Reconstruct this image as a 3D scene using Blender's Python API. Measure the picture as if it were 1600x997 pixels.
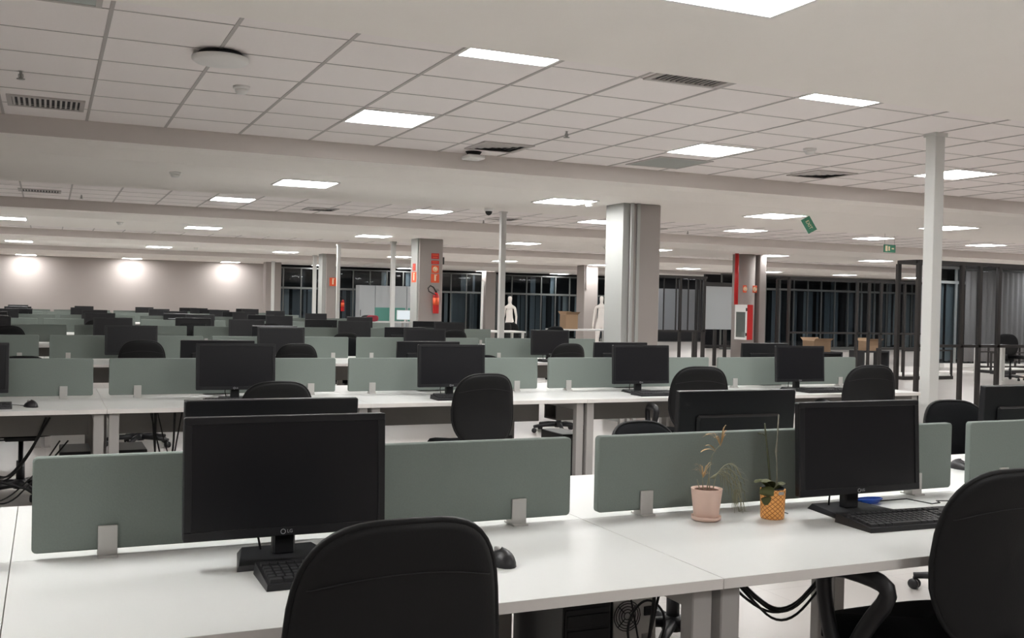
import bpy, math, random
from mathutils import Vector, Matrix
random.seed(7)
for o in list(bpy.data.objects): bpy.data.objects.remove(o)
SC = bpy.context.scene
COL = SC.collection
PI = math.pi

# ---------------------------------------------------------------- camera, world, exposure
cam_d = bpy.data.cameras.new('camera'); cam = bpy.data.objects.new('camera', cam_d); COL.objects.link(cam)
cam_d.sensor_fit = 'HORIZONTAL'; cam_d.sensor_width = 36.0
cam_d.lens = 1601.3 / 1600 * 36.0
cam_d.clip_start = 0.05; cam_d.clip_end = 200
Rm = Matrix(((0.910607, -0.01404, -0.413035), (-0.412713, 0.02114, -0.910616), (0.021516, 0.999678, 0.013456)))
cam.matrix_world = Matrix.Translation((0, 0, 1.36)) @ Rm.to_4x4()
SC.camera = cam
w = bpy.data.worlds.new('world'); SC.world = w; w.use_nodes = True
w.node_tree.nodes['Background'].inputs[0].default_value = (0.02, 0.025, 0.04, 1)
w.node_tree.nodes['Background'].inputs[1].default_value = 0.5
LAMP = 38.0
SC.view_settings.view_transform = 'Standard'; SC.view_settings.look = 'None'
SC.view_settings.gamma = 1; SC.view_settings.exposure = -0.05
SC.view_settings.use_curve_mapping = False
SC.cycles.use_denoising = True
SC.cycles.max_bounces = 7; SC.cycles.diffuse_bounces = 5; SC.cycles.glossy_bounces = 3
SC.cycles.transparent_max_bounces = 12
SC.cycles.caustics_reflective = False; SC.cycles.caustics_refractive = False
SC.cycles.sample_clamp_indirect = 0.0

# ---------------------------------------------------------------- materials
def lin(c):
    return tuple((x / 12.92 if x <= 0.04045 else ((x + 0.055) / 1.055) ** 2.4) for x in [v / 255 for v in c])
def mat(name, rgb, rough=0.5, metal=0.0, spec=0.5, noise=0.0, nscale=60, bump=0.0, emit=0.0):
    m = bpy.data.materials.new(name); m.use_nodes = True
    nt = m.node_tree; b = nt.nodes['Principled BSDF']
    c = (*rgb, 1)
    b.inputs['Base Color'].default_value = c
    b.inputs['Roughness'].default_value = rough; b.inputs['Metallic'].default_value = metal
    b.inputs['Specular IOR Level'].default_value = spec
    if noise or bump:
        tc = nt.nodes.new('ShaderNodeTexCoord'); n = nt.nodes.new('ShaderNodeTexNoise')
        n.inputs['Scale'].default_value = nscale; n.inputs['Detail'].default_value = 3
        nt.links.new(tc.outputs['Object'], n.inputs['Vector'])
        if noise:
            mx = nt.nodes.new('ShaderNodeMix'); mx.data_type = 'RGBA'
            mx.inputs[6].default_value = (*[x * (1 - noise) for x in rgb], 1)
            mx.inputs[7].default_value = (*[min(1, x * (1 + noise)) for x in rgb], 1)
            nt.links.new(n.outputs['Fac'], mx.inputs[0]); nt.links.new(mx.outputs[2], b.inputs['Base Color'])
        if bump:
            bp = nt.nodes.new('ShaderNodeBump'); bp.inputs['Strength'].default_value = bump; bp.inputs['Distance'].default_value = 0.002
            nt.links.new(n.outputs['Fac'], bp.inputs['Height']); nt.links.new(bp.outputs['Normal'], b.inputs['Normal'])
    if emit:
        b.inputs['Emission Color'].default_value = c; b.inputs['Emission Strength'].default_value = emit
    return m
M = {}
M['tile'] = mat('ceiling_tile', (0.90, 0.855, 0.84), 0.9, spec=0.1, noise=0.02, nscale=90, bump=0.2)
M['plaster'] = mat('ceiling_plaster', (0.90, 0.865, 0.825), 0.85, spec=0.15, noise=0.015, nscale=3)
M['tbar'] = mat('tbar', (0.46, 0.43, 0.415), 0.5)
M['wall'] = mat('wall_paint', (0.40, 0.36, 0.34), 0.8, spec=0.2, noise=0.02, nscale=2)
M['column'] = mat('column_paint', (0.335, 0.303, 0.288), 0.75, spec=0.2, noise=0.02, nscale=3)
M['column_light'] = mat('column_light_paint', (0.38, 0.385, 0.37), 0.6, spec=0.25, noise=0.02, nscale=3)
M['desk'] = mat('desk_laminate', (0.62, 0.625, 0.61), 0.38, spec=0.45, noise=0.01, nscale=8)
M['desk_edge'] = mat('desk_edge', (0.72, 0.69, 0.66), 0.5)
M['leg'] = mat('leg_grey', (0.36, 0.345, 0.33), 0.45)
M['tray'] = mat('tray_grey', (0.22, 0.21, 0.20), 0.6)
M['panel'] = mat('panel_fabric', (0.205, 0.236, 0.218), 0.85, spec=0.2, noise=0.07, nscale=220, bump=0.25)
M['clamp'] = mat('clamp_alu', (0.52, 0.51, 0.49), 0.42, metal=0.35)
M['blackp'] = mat('black_plastic', (0.012, 0.012, 0.014), 0.42, noise=0.1, nscale=200, bump=0.08)
M['bezel'] = mat('bezel_plastic', (0.011, 0.011, 0.013), 0.36)
M['screen'] = mat('screen_glass', (0.006, 0.006, 0.008), 0.33, spec=0.45)
M['key'] = mat('key_plastic', (0.014, 0.014, 0.016), 0.5)
M['fabric'] = mat('chair_fabric', (0.005, 0.0055, 0.0065), 0.95, spec=0.15, noise=0.2, nscale=350, bump=0.3)
M['shell'] = mat('chair_shell', (0.006, 0.006, 0.0065), 0.55, spec=0.28, noise=0.1, nscale=260, bump=0.15)
M['logo'] = mat('logo_silver', (0.55, 0.55, 0.57), 0.3, metal=0.4)
M['post'] = mat('white_post', (0.60, 0.60, 0.58), 0.4)
M['red'] = mat('fire_red', (0.50, 0.012, 0.012), 0.35)
M['orange'] = mat('sign_orange', (0.75, 0.10, 0.03), 0.5)
M['sign_pale'] = mat('sign_pale', (0.85, 0.72, 0.50), 0.5)
M['green'] = mat('sign_green', (0.05, 0.22, 0.14), 0.5)
M['white'] = mat('white_paint', (0.80, 0.79, 0.77), 0.5)
M['steel'] = mat('black_steel', (0.018, 0.015, 0.014), 0.5)
M['alu'] = mat('mullion_alu', (0.11, 0.115, 0.112), 0.45, metal=0.2)
M['alu_lit'] = mat('mullion_alu_lit', (0.42, 0.43, 0.42), 0.45, metal=0.2)  # same aluminium as the other mullions, colour lightened to look lit
M['dark'] = mat('dark_void', (0.012, 0.012, 0.014), 0.7)
M['grille'] = mat('grille_metal', (0.50, 0.47, 0.45), 0.5)
M['mannequin'] = mat('mannequin_white', (0.80, 0.76, 0.72), 0.35)
M['pink'] = mat('pink_pot', (0.66, 0.47, 0.39), 0.6, noise=0.03, nscale=30)
M['soil'] = mat('soil', (0.09, 0.035, 0.018), 0.95, noise=0.4, nscale=90, bump=1)
M['dry'] = mat('dry_leaf', (0.42, 0.27, 0.12), 0.7, noise=0.3, nscale=40)
M['dull'] = mat('dull_leaf', (0.25, 0.25, 0.17), 0.7, noise=0.3, nscale=40)
M['leaf'] = mat('orchid_leaf', (0.060, 0.066, 0.016), 0.7, noise=0.3, nscale=30)
M['stem'] = mat('orchid_stem', (0.06, 0.065, 0.03), 0.6, noise=0.3, nscale=60)
M['ostem2'] = mat('bare_stem', (0.20, 0.19, 0.15), 0.6, noise=0.3, nscale=60)
M['cardboard'] = mat('cardboard', (0.29, 0.19, 0.115), 0.85)
M['teal'] = mat('teal_panel', (0.10, 0.30, 0.25), 0.6)
M['cabinet'] = mat('cabinet_grey', (0.40, 0.42, 0.43), 0.5)
M['blue'] = mat('blue_cable', (0.01, 0.09, 0.50), 0.4)
M['cable'] = mat('black_cable', (0.010, 0.010, 0.010), 0.5)
M['pccase'] = mat('pc_metal', (0.62, 0.61, 0.58), 0.45, metal=0.3)
M['slatcloth'] = mat('blind_cloth', (0.20, 0.22, 0.24), 0.9)
M['unlit'] = mat('unlit_diffuser', (0.40, 0.45, 0.43), 0.4)
M['amber'] = mat('led', (0.8, 0.7, 0.5), 0.5)

def emit_mat(name, col, strength):
    m = bpy.data.materials.new(name); m.use_nodes = True; nt = m.node_tree; nt.nodes.clear()
    e = nt.nodes.new('ShaderNodeEmission'); e.inputs[0].default_value = (*col, 1); e.inputs[1].default_value = strength
    o = nt.nodes.new('ShaderNodeOutputMaterial'); nt.links.new(e.outputs[0], o.inputs[0]); return m
M['lamp'] = emit_mat('lamp_diffuser', (1.0, 0.995, 0.98), LAMP)
M['spot'] = emit_mat('downlight_glow', (1.0, 0.96, 0.90), 20.0)

def glass(name, tint, refl=0.10, alpha=0.75):
    m = bpy.data.materials.new(name); m.use_nodes = True; nt = m.node_tree; nt.nodes.clear()
    t = nt.nodes.new('ShaderNodeBsdfTransparent'); t.inputs[0].default_value = (*tint, 1)
    g = nt.nodes.new('ShaderNodeBsdfGlossy'); g.inputs['Roughness'].default_value = 0.03
    lw = nt.nodes.new('ShaderNodeLayerWeight'); lw.inputs[0].default_value = 0.5
    f = nt.nodes.new('ShaderNodeMath'); f.operation = 'POWER'; f.inputs[1].default_value = 4.0; nt.links.new(lw.outputs['Facing'], f.inputs[0])
    a = nt.nodes.new('ShaderNodeMath'); a.operation = 'MULTIPLY_ADD'; a.inputs[1].default_value = 0.6; a.inputs[2].default_value = refl
    x = nt.nodes.new('ShaderNodeMixShader'); o = nt.nodes.new('ShaderNodeOutputMaterial')
    nt.links.new(f.outputs[0], a.inputs[0]); nt.links.new(a.outputs[0], x.inputs[0])
    nt.links.new(t.outputs[0], x.inputs[1]); nt.links.new(g.outputs[0], x.inputs[2]); nt.links.new(x.outputs[0], o.inputs[0])
    return m
M['glass'] = glass('partition_glass', (0.86, 0.88, 0.90), 0.04)
M['wglass'] = glass('window_glass', (0.70, 0.74, 0.76), 0.04)
M['cabglass'] = glass('cabinet_glass', (0.8, 0.82, 0.8), 0.1)

def floor_mat():
    m = mat('floor_porcelain', (0.45, 0.425, 0.405), 0.30, spec=0.4)
    nt = m.node_tree; b = nt.nodes['Principled BSDF']
    tc = nt.nodes.new('ShaderNodeTexCoord'); br = nt.nodes.new('ShaderNodeTexBrick')
    br.offset = 0; br.inputs['Scale'].default_value = 1; br.inputs['Brick Width'].default_value = 0.8; br.inputs['Row Height'].default_value = 0.8
    br.inputs['Mortar Size'].default_value = 0.003; br.inputs['Color1'].default_value = (0.45, 0.425, 0.405, 1)
    br.inputs['Color2'].default_value = (0.43, 0.405, 0.385, 1); br.inputs['Mortar'].default_value = (0.36, 0.34, 0.325, 1)
    nt.links.new(tc.outputs['Object'], br.inputs['Vector']); nt.links.new(br.outputs['Color'], b.inputs['Base Color'])
    return m
M['floor'] = floor_mat()
def weave_mat():
    m = mat('orange_weave', (0.8, 0.3, 0.06), 0.6)
    nt = m.node_tree; b = nt.nodes['Principled BSDF']
    tc = nt.nodes.new('ShaderNodeTexCoord'); sp = nt.nodes.new('ShaderNodeSeparateXYZ'); nt.links.new(tc.outputs['Object'], sp.inputs[0])
    at = nt.nodes.new('ShaderNodeMath'); at.operation = 'ARCTAN2'; nt.links.new(sp.outputs[0], at.inputs[0]); nt.links.new(sp.outputs[1], at.inputs[1])
    outs = []
    for sgn in (1, -1):
        z = nt.nodes.new('ShaderNodeMath'); z.operation = 'MULTIPLY'; z.inputs[1].default_value = 230 * sgn; nt.links.new(sp.outputs[2], z.inputs[0])
        a = nt.nodes.new('ShaderNodeMath'); a.operation = 'MULTIPLY'; a.inputs[1].default_value = 7; nt.links.new(at.outputs[0], a.inputs[0])
        s = nt.nodes.new('ShaderNodeMath'); s.operation = 'ADD'; nt.links.new(z.outputs[0], s.inputs[0]); nt.links.new(a.outputs[0], s.inputs[1])
        q = nt.nodes.new('ShaderNodeMath'); q.operation = 'SINE'; nt.links.new(s.outputs[0], q.inputs[0])
        ab = nt.nodes.new('ShaderNodeMath'); ab.operation = 'ABSOLUTE'; nt.links.new(q.outputs[0], ab.inputs[0]); outs.append(ab)
    mn = nt.nodes.new('ShaderNodeMath'); mn.operation = 'MINIMUM'; nt.links.new(outs[0].outputs[0], mn.inputs[0]); nt.links.new(outs[1].outputs[0], mn.inputs[1])
    r = nt.nodes.new('ShaderNodeValToRGB'); r.color_ramp.elements[0].position = 0.15; r.color_ramp.elements[0].color = (0.36, 0.10, 0.02, 1)
    r.color_ramp.elements[1].position = 0.40; r.color_ramp.elements[1].color = (0.85, 0.42, 0.12, 1)
    nt.links.new(mn.outputs[0], r.inputs[0]); nt.links.new(r.outputs[0], b.inputs['Base Color']); return m
M['weave'] = weave_mat()

# ---------------------------------------------------------------- mesh builder
class MB:
    def __init__(s): s.v = []; s.f = []; s.mi = []; s.sm = []
    def add(s, verts, faces, mi=0, smooth=False, T=None):
        n = len(s.v)
        s.v += [tuple(T @ Vector(p)) for p in verts] if T is not None else [tuple(p) for p in verts]
        for f in faces: s.f.append([i + n for i in f]); s.mi.append(mi); s.sm.append(smooth)
        return s
    def box(s, x0, x1, y0, y1, z0, z1, mi=0, T=None, c=0.0):
        if c > 0:                                   # chamfered box
            V = []; F = []
            def g(p): return p
            xs, ys, zs = (x0, x1), (y0, y1), (z0, z1)
            import itertools
            idx = {}
            for i, j, k in itertools.product((0, 1), repeat=3):
                sx, sy, sz = (1 if i == 0 else -1), (1 if j == 0 else -1), (1 if k == 0 else -1)
                for ax in range(3):
                    p = [xs[i], ys[j], zs[k]]
                    for q, sg in enumerate((sx, sy, sz)):
                        if q != ax: p[q] += sg * c
                    idx[(i, j, k, ax)] = len(V); V.append(p)
            # faces normal ax
            for ax in range(3):
                for side in (0, 1):
                    a, b = [q for q in range(3) if q != ax]
                    o = []
                    for u, v_ in ((0, 0), (1, 0), (1, 1), (0, 1)):
                        t = [0, 0, 0]; t[ax] = side; t[a] = u; t[b] = v_; o.append(idx[(*t, ax)])
                    F.append(o)
            for ax in range(3):                     # edges along ax
                a, b = [q for q in range(3) if q != ax]
                for u in (0, 1):
                    for v_ in (0, 1):
                        t0 = [0, 0, 0]; t0[a] = u; t0[b] = v_; t1 = list(t0); t1[ax] = 1
                        F.append([idx[(*t0, a)], idx[(*t1, a)], idx[(*t1, b)], idx[(*t0, b)]])
            for i, j, k in itertools.product((0, 1), repeat=3):
                F.append([idx[(i, j, k, 0)], idx[(i, j, k, 1)], idx[(i, j, k, 2)]])
            return s.add(V, F, mi, False, T)
        V = [(x0, y0, z0), (x1, y0, z0), (x1, y1, z0), (x0, y1, z0), (x0, y0, z1), (x1, y0, z1), (x1, y1, z1), (x0, y1, z1)]
        F = [(0, 3, 2, 1), (4, 5, 6, 7), (0, 1, 5, 4), (1, 2, 6, 5), (2, 3, 7, 6), (3, 0, 4, 7)]
        return s.add(V, F, mi, False, T)
    def tube(s, pts, r, n=8, mi=0, caps=True, T=None, flat=1.0):
        pts = [Vector(p) for p in pts]; V = []; F = []
        rs = r if isinstance(r, (list, tuple)) else [r] * len(pts)
        up = None
        for i, p in enumerate(pts):
            d = (pts[min(i + 1, len(pts) - 1)] - pts[max(i - 1, 0)]).normalized()
            if up is None:
                up = Vector((0, 0, 1)) if abs(d.z) < 0.9 else Vector((1, 0, 0))
            a = d.cross(up).normalized(); b = a.cross(d).normalized(); up = b
            for k in range(n):
                t = 2 * PI * k / n
                V.append(p + (a * math.cos(t) * flat + b * math.sin(t)) * rs[i])
        m = len(pts)
        for i in range(m - 1):
            for k in range(n):
                F.append((i * n + k, i * n + (k + 1) % n, (i + 1) * n + (k + 1) % n, (i + 1) * n + k))
        s.add(V, F, mi, True, T)
        if caps:
            base = len(s.v) - len(V)
            s.f.append([base + k for k in range(n)][::-1]); s.mi.append(mi); s.sm.append(False)
            s.f.append([base + (m - 1) * n + k for k in range(n)]); s.mi.append(mi); s.sm.append(False)
        return s
    def lathe(s, prof, n=24, mi=0, T=None, smooth=True):
        V = []; F = []
        for r, z in prof:
            for k in range(n):
                t = 2 * PI * k / n; V.append((r * math.cos(t), r * math.sin(t), z))
        for i in range(len(prof) - 1):
            for k in range(n):
                F.append((i * n + k, i * n + (k + 1) % n, (i + 1) * n + (k + 1) % n, (i + 1) * n + k))
        s.add(V, F, mi, smooth, T)
        base = len(s.v) - len(V)
        if prof[0][0] > 1e-6: s.f.append([base + k for k in range(n)][::-1]); s.mi.append(mi); s.sm.append(False)
        if prof[-1][0] > 1e-6: s.f.append([base + (len(prof) - 1) * n + k for k in range(n)]); s.mi.append(mi); s.sm.append(False)
        return s
    def plate(s, W, H, r, th, ch=0.002, mi=0, T=None, seg=5, edge_mi=None):
        """rounded rectangle W x H in the XZ plane centred on the origin, thickness th along Y, chamfered rim"""
        def ring(ins):
            out = []; rr = max(r - ins, 0.0005)
            for cx, cz, a0 in ((W / 2 - r, H / 2 - r, 0), (-W / 2 + r, H / 2 - r, PI / 2), (-W / 2 + r, -H / 2 + r, PI), (W / 2 - r, -H / 2 + r, 1.5 * PI)):
                for k in range(seg + 1):
                    t = a0 + PI / 2 * k / seg; out.append((cx + rr * math.cos(t), cz + rr * math.sin(t)))
            return out
        L = [(ring(ch), -th / 2), (ring(0), -th / 2 + ch), (ring(0), th / 2 - ch), (ring(ch), th / 2)]
        V = []; n = len(L[0][0])
        for rg, y in L: V += [(x, y, z) for x, z in rg]
        F = [list(range(n))[::-1] if False else list(range(n))]
        F.append([3 * n + k for k in range(n)][::-1])
        FE = [(i * n + (k + 1) % n, i * n + k, (i + 1) * n + k, (i + 1) * n + (k + 1) % n) for i in range(3) for k in range(n)]
        s.add(V, F, mi, False, T); b = len(s.v) - len(V)
        for f in FE: s.f.append([q + b for q in f]); s.mi.append(mi if edge_mi is None else edge_mi); s.sm.append(False)
        return s
    def mesh(s, name, mats):
        me = bpy.data.meshes.new(name); me.from_pydata(s.v, [], s.f)
        for m in (mats if isinstance(mats, (list, tuple)) else [mats]): me.materials.append(m)
        me.polygons.foreach_set('material_index', s.mi); me.polygons.foreach_set('use_smooth', s.sm)
        me.update()
        return me
def obj(name, mb, mats, parent=None, loc=None, rz=None):
    me = mb if isinstance(mb, bpy.types.Mesh) else mb.mesh(name, mats)
    o = bpy.data.objects.new(name, me); COL.objects.link(o)
    if parent is not None: o.parent = parent
    if loc is not None: o.location = loc
    if rz is not None: o.rotation_euler = (0, 0, rz)
    return o
def tag(o, label, cat, group=None, kind=None):
    o['label'] = label; o['category'] = cat
    if group: o['group'] = group
    if kind: o['kind'] = kind
    return o
def thing(name, label, cat, loc=(0, 0, 0), rz=0, group=None):
    o = bpy.data.objects.new(name, None); COL.objects.link(o); o.empty_display_size = 0.1
    o.location = loc; o.rotation_euler = (0, 0, rz)
    return tag(o, label, cat, group)
def struct(name, mb, mats, label=None):
    o = obj(name, mb, mats); o['kind'] = 'structure'
    if label: o['label'] = label
    return o
def dup(root, loc, rz=0.0, label=None, group=None, skip=()):
    r = root.copy(); COL.objects.link(r); r.location = loc; r.rotation_euler = (0, 0, rz)
    if label: r['label'] = label
    if group: r['group'] = group
    for ch in KIDS[root.name]:
        c = ch.copy(); COL.objects.link(c); c.parent = r
        for g in KIDS.get(ch.name, []):
            d = g.copy(); COL.objects.link(d); d.parent = c
    return r
KIDS = {}
def remember(root):
    def rec(o):
        KIDS[o.name] = list(o.children)
        for c in o.children: rec(c)
    bpy.context.view_layer.update(); rec(root)
class Proto:
    """first call places the prototype itself, later calls copy it"""
    def __init__(s, root): s.root = root; s.used = False; remember(root)
    def place(s, loc, rz, label, group=None):
        if not s.used:
            s.used = True; o = s.root; o.location = loc; o.rotation_euler = (0, 0, rz); o['label'] = label
            if group: o['group'] = group
            return o
        return dup(s.root, loc, rz, label, group)
def text_mesh(txt, size, ext=0.0005):
    cu = bpy.data.curves.new('lettering', 'FONT'); cu.body = txt; cu.size = size; cu.extrude = ext; cu.align_x = 'CENTER'; cu.align_y = 'CENTER'
    t = bpy.data.objects.new('lettering', cu); COL.objects.link(t)
    bpy.context.view_layer.update()
    me = bpy.data.meshes.new_from_object(t.evaluated_get(bpy.context.evaluated_depsgraph_get()))
    bpy.data.objects.remove(t); return me
def text_obj(name, txt, size, mt, parent, loc, rot):
    me = text_mesh(txt, size); me.materials.clear(); me.materials.append(mt)
    o = obj(name, me, None, parent); o.location = loc; o.rotation_euler = rot; return o
ORD = ['first', 'second', 'third', 'fourth', 'fifth', 'sixth', 'seventh', 'eighth', 'ninth', 'tenth']

# ---------------------------------------------------------------- room shell
X0, X1, YB, YW = -7.0, 34.0, -4.2, 35.6
struct('floor', MB().box(X0, X1, YB, YW, -0.1, 0), M['floor'])
# ceiling: repeating 7.8 m bays of tile field, dropped beam, plaster strip
ZT, ZB, ZP = 2.83, 2.675, 2.60
tiles, plast = MB(), MB()
grid = MB(); fascia = MB()
for j in range(-1, 4):
    yf = 9.33 + 7.8 * j
    y_p0 = yf + 0.62                                 # beam soffit ends, plaster begins
    y_p1 = yf + 3.10                                 # plaster ends
    yt0 = yf - 4.70
    a = max(yt0, YB); tiles.box(X0, X1, a, yf, ZT, ZT + 0.1)
    # plaster profile as one extruded strip: beam face, soffit, step, plaster
    yend = min(y_p1, YW)
    ym = yf + 0.36
    pr = [(yf + .012, ZT + .1), (yf + .012, ZB), (ym, ZB), (y_p0, ZP), (yend, ZP), (yend, ZT + .1)]
    plast.add([(X0, a_, b_) for a_, b_ in pr] + [(X1, a_, b_) for a_, b_ in pr], [tuple(range(6)), tuple(range(11, 5, -1))] + [(q, q + 6, (q + 1) % 6 + 6, (q + 1) % 6) for q in range(6)])
    fascia.box(X0, X1, yf, yf + .012, ZB, ZT + 0.1)
    if j == -1: pass
    y = yf - 0.57
    while y > a + 0.05:
        grid.box(X0, X1, y - 0.0045, y + 0.0045, ZT - 0.003, ZT + 0.001); y -= 0.622
    k = 0
    x = 0.262 - 0.625 * 11
    while x < X1:
        grid.box(x - 0.011, x + 0.011, a, yf, ZT - 0.004, ZT + 0.001); x += 0.6265
struct('ceiling_tiles', tiles, M['tile']); struct('ceiling_plaster', plast, M['plaster']); struct('trim_1', grid, M['tbar']); struct('beam_face', fascia, mat('beam_paint', (0.65, 0.60, 0.57), 0.8, spec=0.2, noise=0.02, nscale=2))
struct('wall_back', MB().box(X0, 6.75, YW, YW + 0.2, 0, 2.9), M['wall'])
struct('wall_left', MB().box(X0 - 0.2, X0, YB, YW, 0, 2.9), M['wall'])
struct('wall_behind', MB().box(X0, X1, YB - 0.2, YB, 0, 2.9), M['wall'])
struct('wall_right', MB().box(X1, X1 + 0.2, YB, YW, 0, 2.9), M['wall'])
struct('baseboard_back', MB().box(X0, 6.7, YW - 0.015, YW, 0, 0.08), M['white'])
struct('wall_outer', MB().box(6.75, X1, YW + 1.2, YW + 1.3, 0, 2.9).box(6.65, 6.75, YW + 0.2, YW + 1.3, 0, 2.9).box(6.75, X1, YW + 0.02, YW + 1.2, 2.6, 2.9).box(6.75, X1, YW, YW + 1.2, -.1, 0), M['dark'])

def facade(n, xa, xb, Y, ztop, ztr, step, zs=0.10, blinds=0.7):
    fr = MB()
    fr.box(xa, xb, Y - 0.03, Y + 0.03, ztop - 0.05, ztop); fr.box(xa, xb, Y - 0.04, Y + 0.04, ztr - 0.035, ztr + 0.035); fr.box(xa, xb, Y - 0.06, Y + 0.06, 0, zs)
    x = xa
    while x <= xb + 0.001:
        fr.box(x - 0.018, x + 0.018, Y - 0.035, Y + 0.035, zs, ztop); x += step
    o = struct('window_%d' % n, fr, M['alu_lit'] if n == 3 else M['alu'])
    g = obj('window_pane', MB().box(xa, xb, Y + 0.004, Y + 0.010, zs, ztop), M['wglass'], o)
    bl = MB(); rnd = random.Random(n)
    x = xa + 0.05
    while x < xb - 0.1:
        if rnd.random() < .93:
            wd = rnd.uniform(0.08, 0.22); yy = Y + rnd.uniform(0.08, 0.16)
            bl.box(x, x + wd, yy, yy + 0.004, 0.1 + rnd.random() * 0.1, ztr - 0.05 if rnd.random() < .8 else ztop - .06, mi=rnd.choice((0, 0, 1, 2)))
        x += rnd.uniform(0.08, 0.24)
    b = obj('vertical_blind', bl, [M['slatcloth'], M['dark'], M['cabinet']], o); b['kind'] = 'stuff'
    return o
facade(1, 6.8, 22.0, YW - 0.02, 2.52, 1.80, 0.62)
facade(2, 21.0, 33.5, 29.0, 2.60, 2.12, 0.62)
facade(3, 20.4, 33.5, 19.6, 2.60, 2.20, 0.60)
struct('wall_outer.001', MB().box(21.0, 33.9, 30.0, 30.06, 0, 2.6).box(21.4, 33.9, 20.6, 20.66, 0, 2.6), M['dark'])

# ---------------------------------------------------------------- columns and posts
def column(x0, x1, y0, y1, ztop, side=True):
    m = MB().box(x0, x1, y0, y1, 0, ztop, c=0.012)
    return struct('column', m, M['column'])
cA = column(6.28, 6.70, 10.50, 10.95, ZP)
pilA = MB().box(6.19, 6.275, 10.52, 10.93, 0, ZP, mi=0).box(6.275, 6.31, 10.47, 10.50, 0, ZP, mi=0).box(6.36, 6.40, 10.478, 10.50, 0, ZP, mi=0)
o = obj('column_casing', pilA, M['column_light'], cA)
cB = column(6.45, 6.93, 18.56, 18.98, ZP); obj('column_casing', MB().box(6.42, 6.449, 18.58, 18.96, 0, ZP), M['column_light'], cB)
cC = column(6.62, 6.88, 26.40, 26.85, ZP); obj('column_casing', MB().box(6.52, 6.618, 26.42, 26.83, 0, ZP), M['column_light'], cC)
cD = column(6.47, 6.97, 33.75, 34.2, ZP)
cE = column(14.52, 14.98, 26.86, 27.35, ZP); obj('column_pipe', MB().box(14.55, 14.60, 26.80, 26.86, 1.9, ZP), M['column'], cE)
# round column beside a flat casing
cF = struct('column', MB().lathe([(0.25, 0), (0.25, ZP)], 40, T=Matrix.Translation((14.15, 18.72, 0))).box(14.42, 14.60, 18.50, 18.9, 0, ZP, c=.01), M['column'])
cG = column(14.70, 15.1, 34.8, 35.2, ZP)

def post(x, y, ztop, wd, label):
    t = thing('power_post', label, 'post', (x, y, 0), 0, 'white service posts')
    h = wd / 2
    obj('post_shaft', MB().box(-h, h, -h, h, 0.012, ztop - 0.01, c=0.004), M['post'], t)
    obj('base_plate', MB().box(-h - .03, h + .03, -h - .03, h + .03, 0, 0.012), M['post'], t)
    obj('top_collar', MB().box(-h - .012, h + .012, -h - .012, h + .012, ztop - 0.03, ztop), M['post'], t)
    return t
post(6.56, 6.20, ZT, 0.105, 'thick white square post from floor to tiled ceiling beside second bench')
post(6.50, 14.75, ZT, 0.085, 'white square post in front of the mannequin with spread legs')
post(6.10, 23.20, ZP + .075, 0.075, 'slim white post just right of the far column with one red sign')
post(6.39, 20.0, ZP, 0.085, 'slim white post between the grey cabinets and the extinguisher column')
post(6.60, 27.6, ZP, 0.09, 'slim white post just left of the column with one red sign')
post(6.55, 33.0, ZP, 0.09, 'farthest white post, in front of the column at the end wall')

# ---------------------------------------------------------------- ceiling fittings
lt = thing('ceiling_light', '-', 'ceiling light')
S = 0.30
fr = MB()
for a, b, c_, d in ((-S, S, -S, -S + .018), (-S, S, S - .018, S), (-S, -S + .018, -S + .018, S - .018), (S - .018, S, -S + .018, S - .018)): fr.box(a, b, c_, d, -0.010, 0)
obj('frame', fr, M['white'], lt); obj('diffuser', MB().box(-S + .018, S - .018, -S + .018, S - .018, -0.006, -0.002), M['lamp'], lt)
PL = Proto(lt)
def light(x, y, z, label): PL.place((x, y, z), 0, label, 'square recessed LED ceiling panels')
nx = 0
def colword(k): return {-2: 'beyond the leftmost column', -1: 'leftmost column', 0: 'second column from the left', 1: 'third column', 2: 'fourth column', 3: 'fifth column', 4: 'sixth column', 5: 'seventh column', 6: 'eighth column', 7: 'ninth column', 8: 'tenth column', 9: 'eleventh column'}[k]
LX = [2.46 + 3.08 * k for k in range(-2, 10)]
for j in range(-1, 4):                                # plaster strips
    y = 2.98 + 7.8 * (j)
    if j == 0: y = 3.21
    for k, x in zip(range(-2, 10), LX):
        if j == -1: continue
        if j == 0 and k > 2: continue
        if j == 1 and k in (-2, -1): continue
        if y > 34.6 or x > 33: continue
        light(x, y, ZP, 'lit square light on the %s plaster strip, %s' % (ORD[j], colword(k)))
for k, x in zip(range(-2, 10), LX):
    light(x, 35.08, ZP, 'lit square light right against the end wall, %s' % colword(k))
for j in range(0, 4):                                 # tile fields
    y = 7.88 + 7.8 * j
    if j == 0: y = 7.88
    for k, x in zip(range(-2, 10), LX):
        if x > 33: continue
        if j in (0, 1) and k == -1: continue
        light(x, y - (0.22 if j else 0), ZT, 'lit square light in the %s field of tiles, %s' % (ORD[j], colword(k)))
light(2.46, 5.36, ZT, 'lit square light half hidden by the plaster edge, above the first column of tiles')
light(4.95, 5.33, ZT, 'lit square light half hidden by the plaster edge, beside the long slot vent')
light(-0.6, -2.0, ZT, 'lit square light behind the camera'); light(2.46, -0.3, ZT, 'lit square light overhead'); light(5.54, -0.3, ZT, 'lit square light overhead to the side')
light(-3.7, -0.3, ZT, 'lit square light overhead, other side'); light(-0.62, 2.98, ZP, 'lit square light over the nearest desk')
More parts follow.
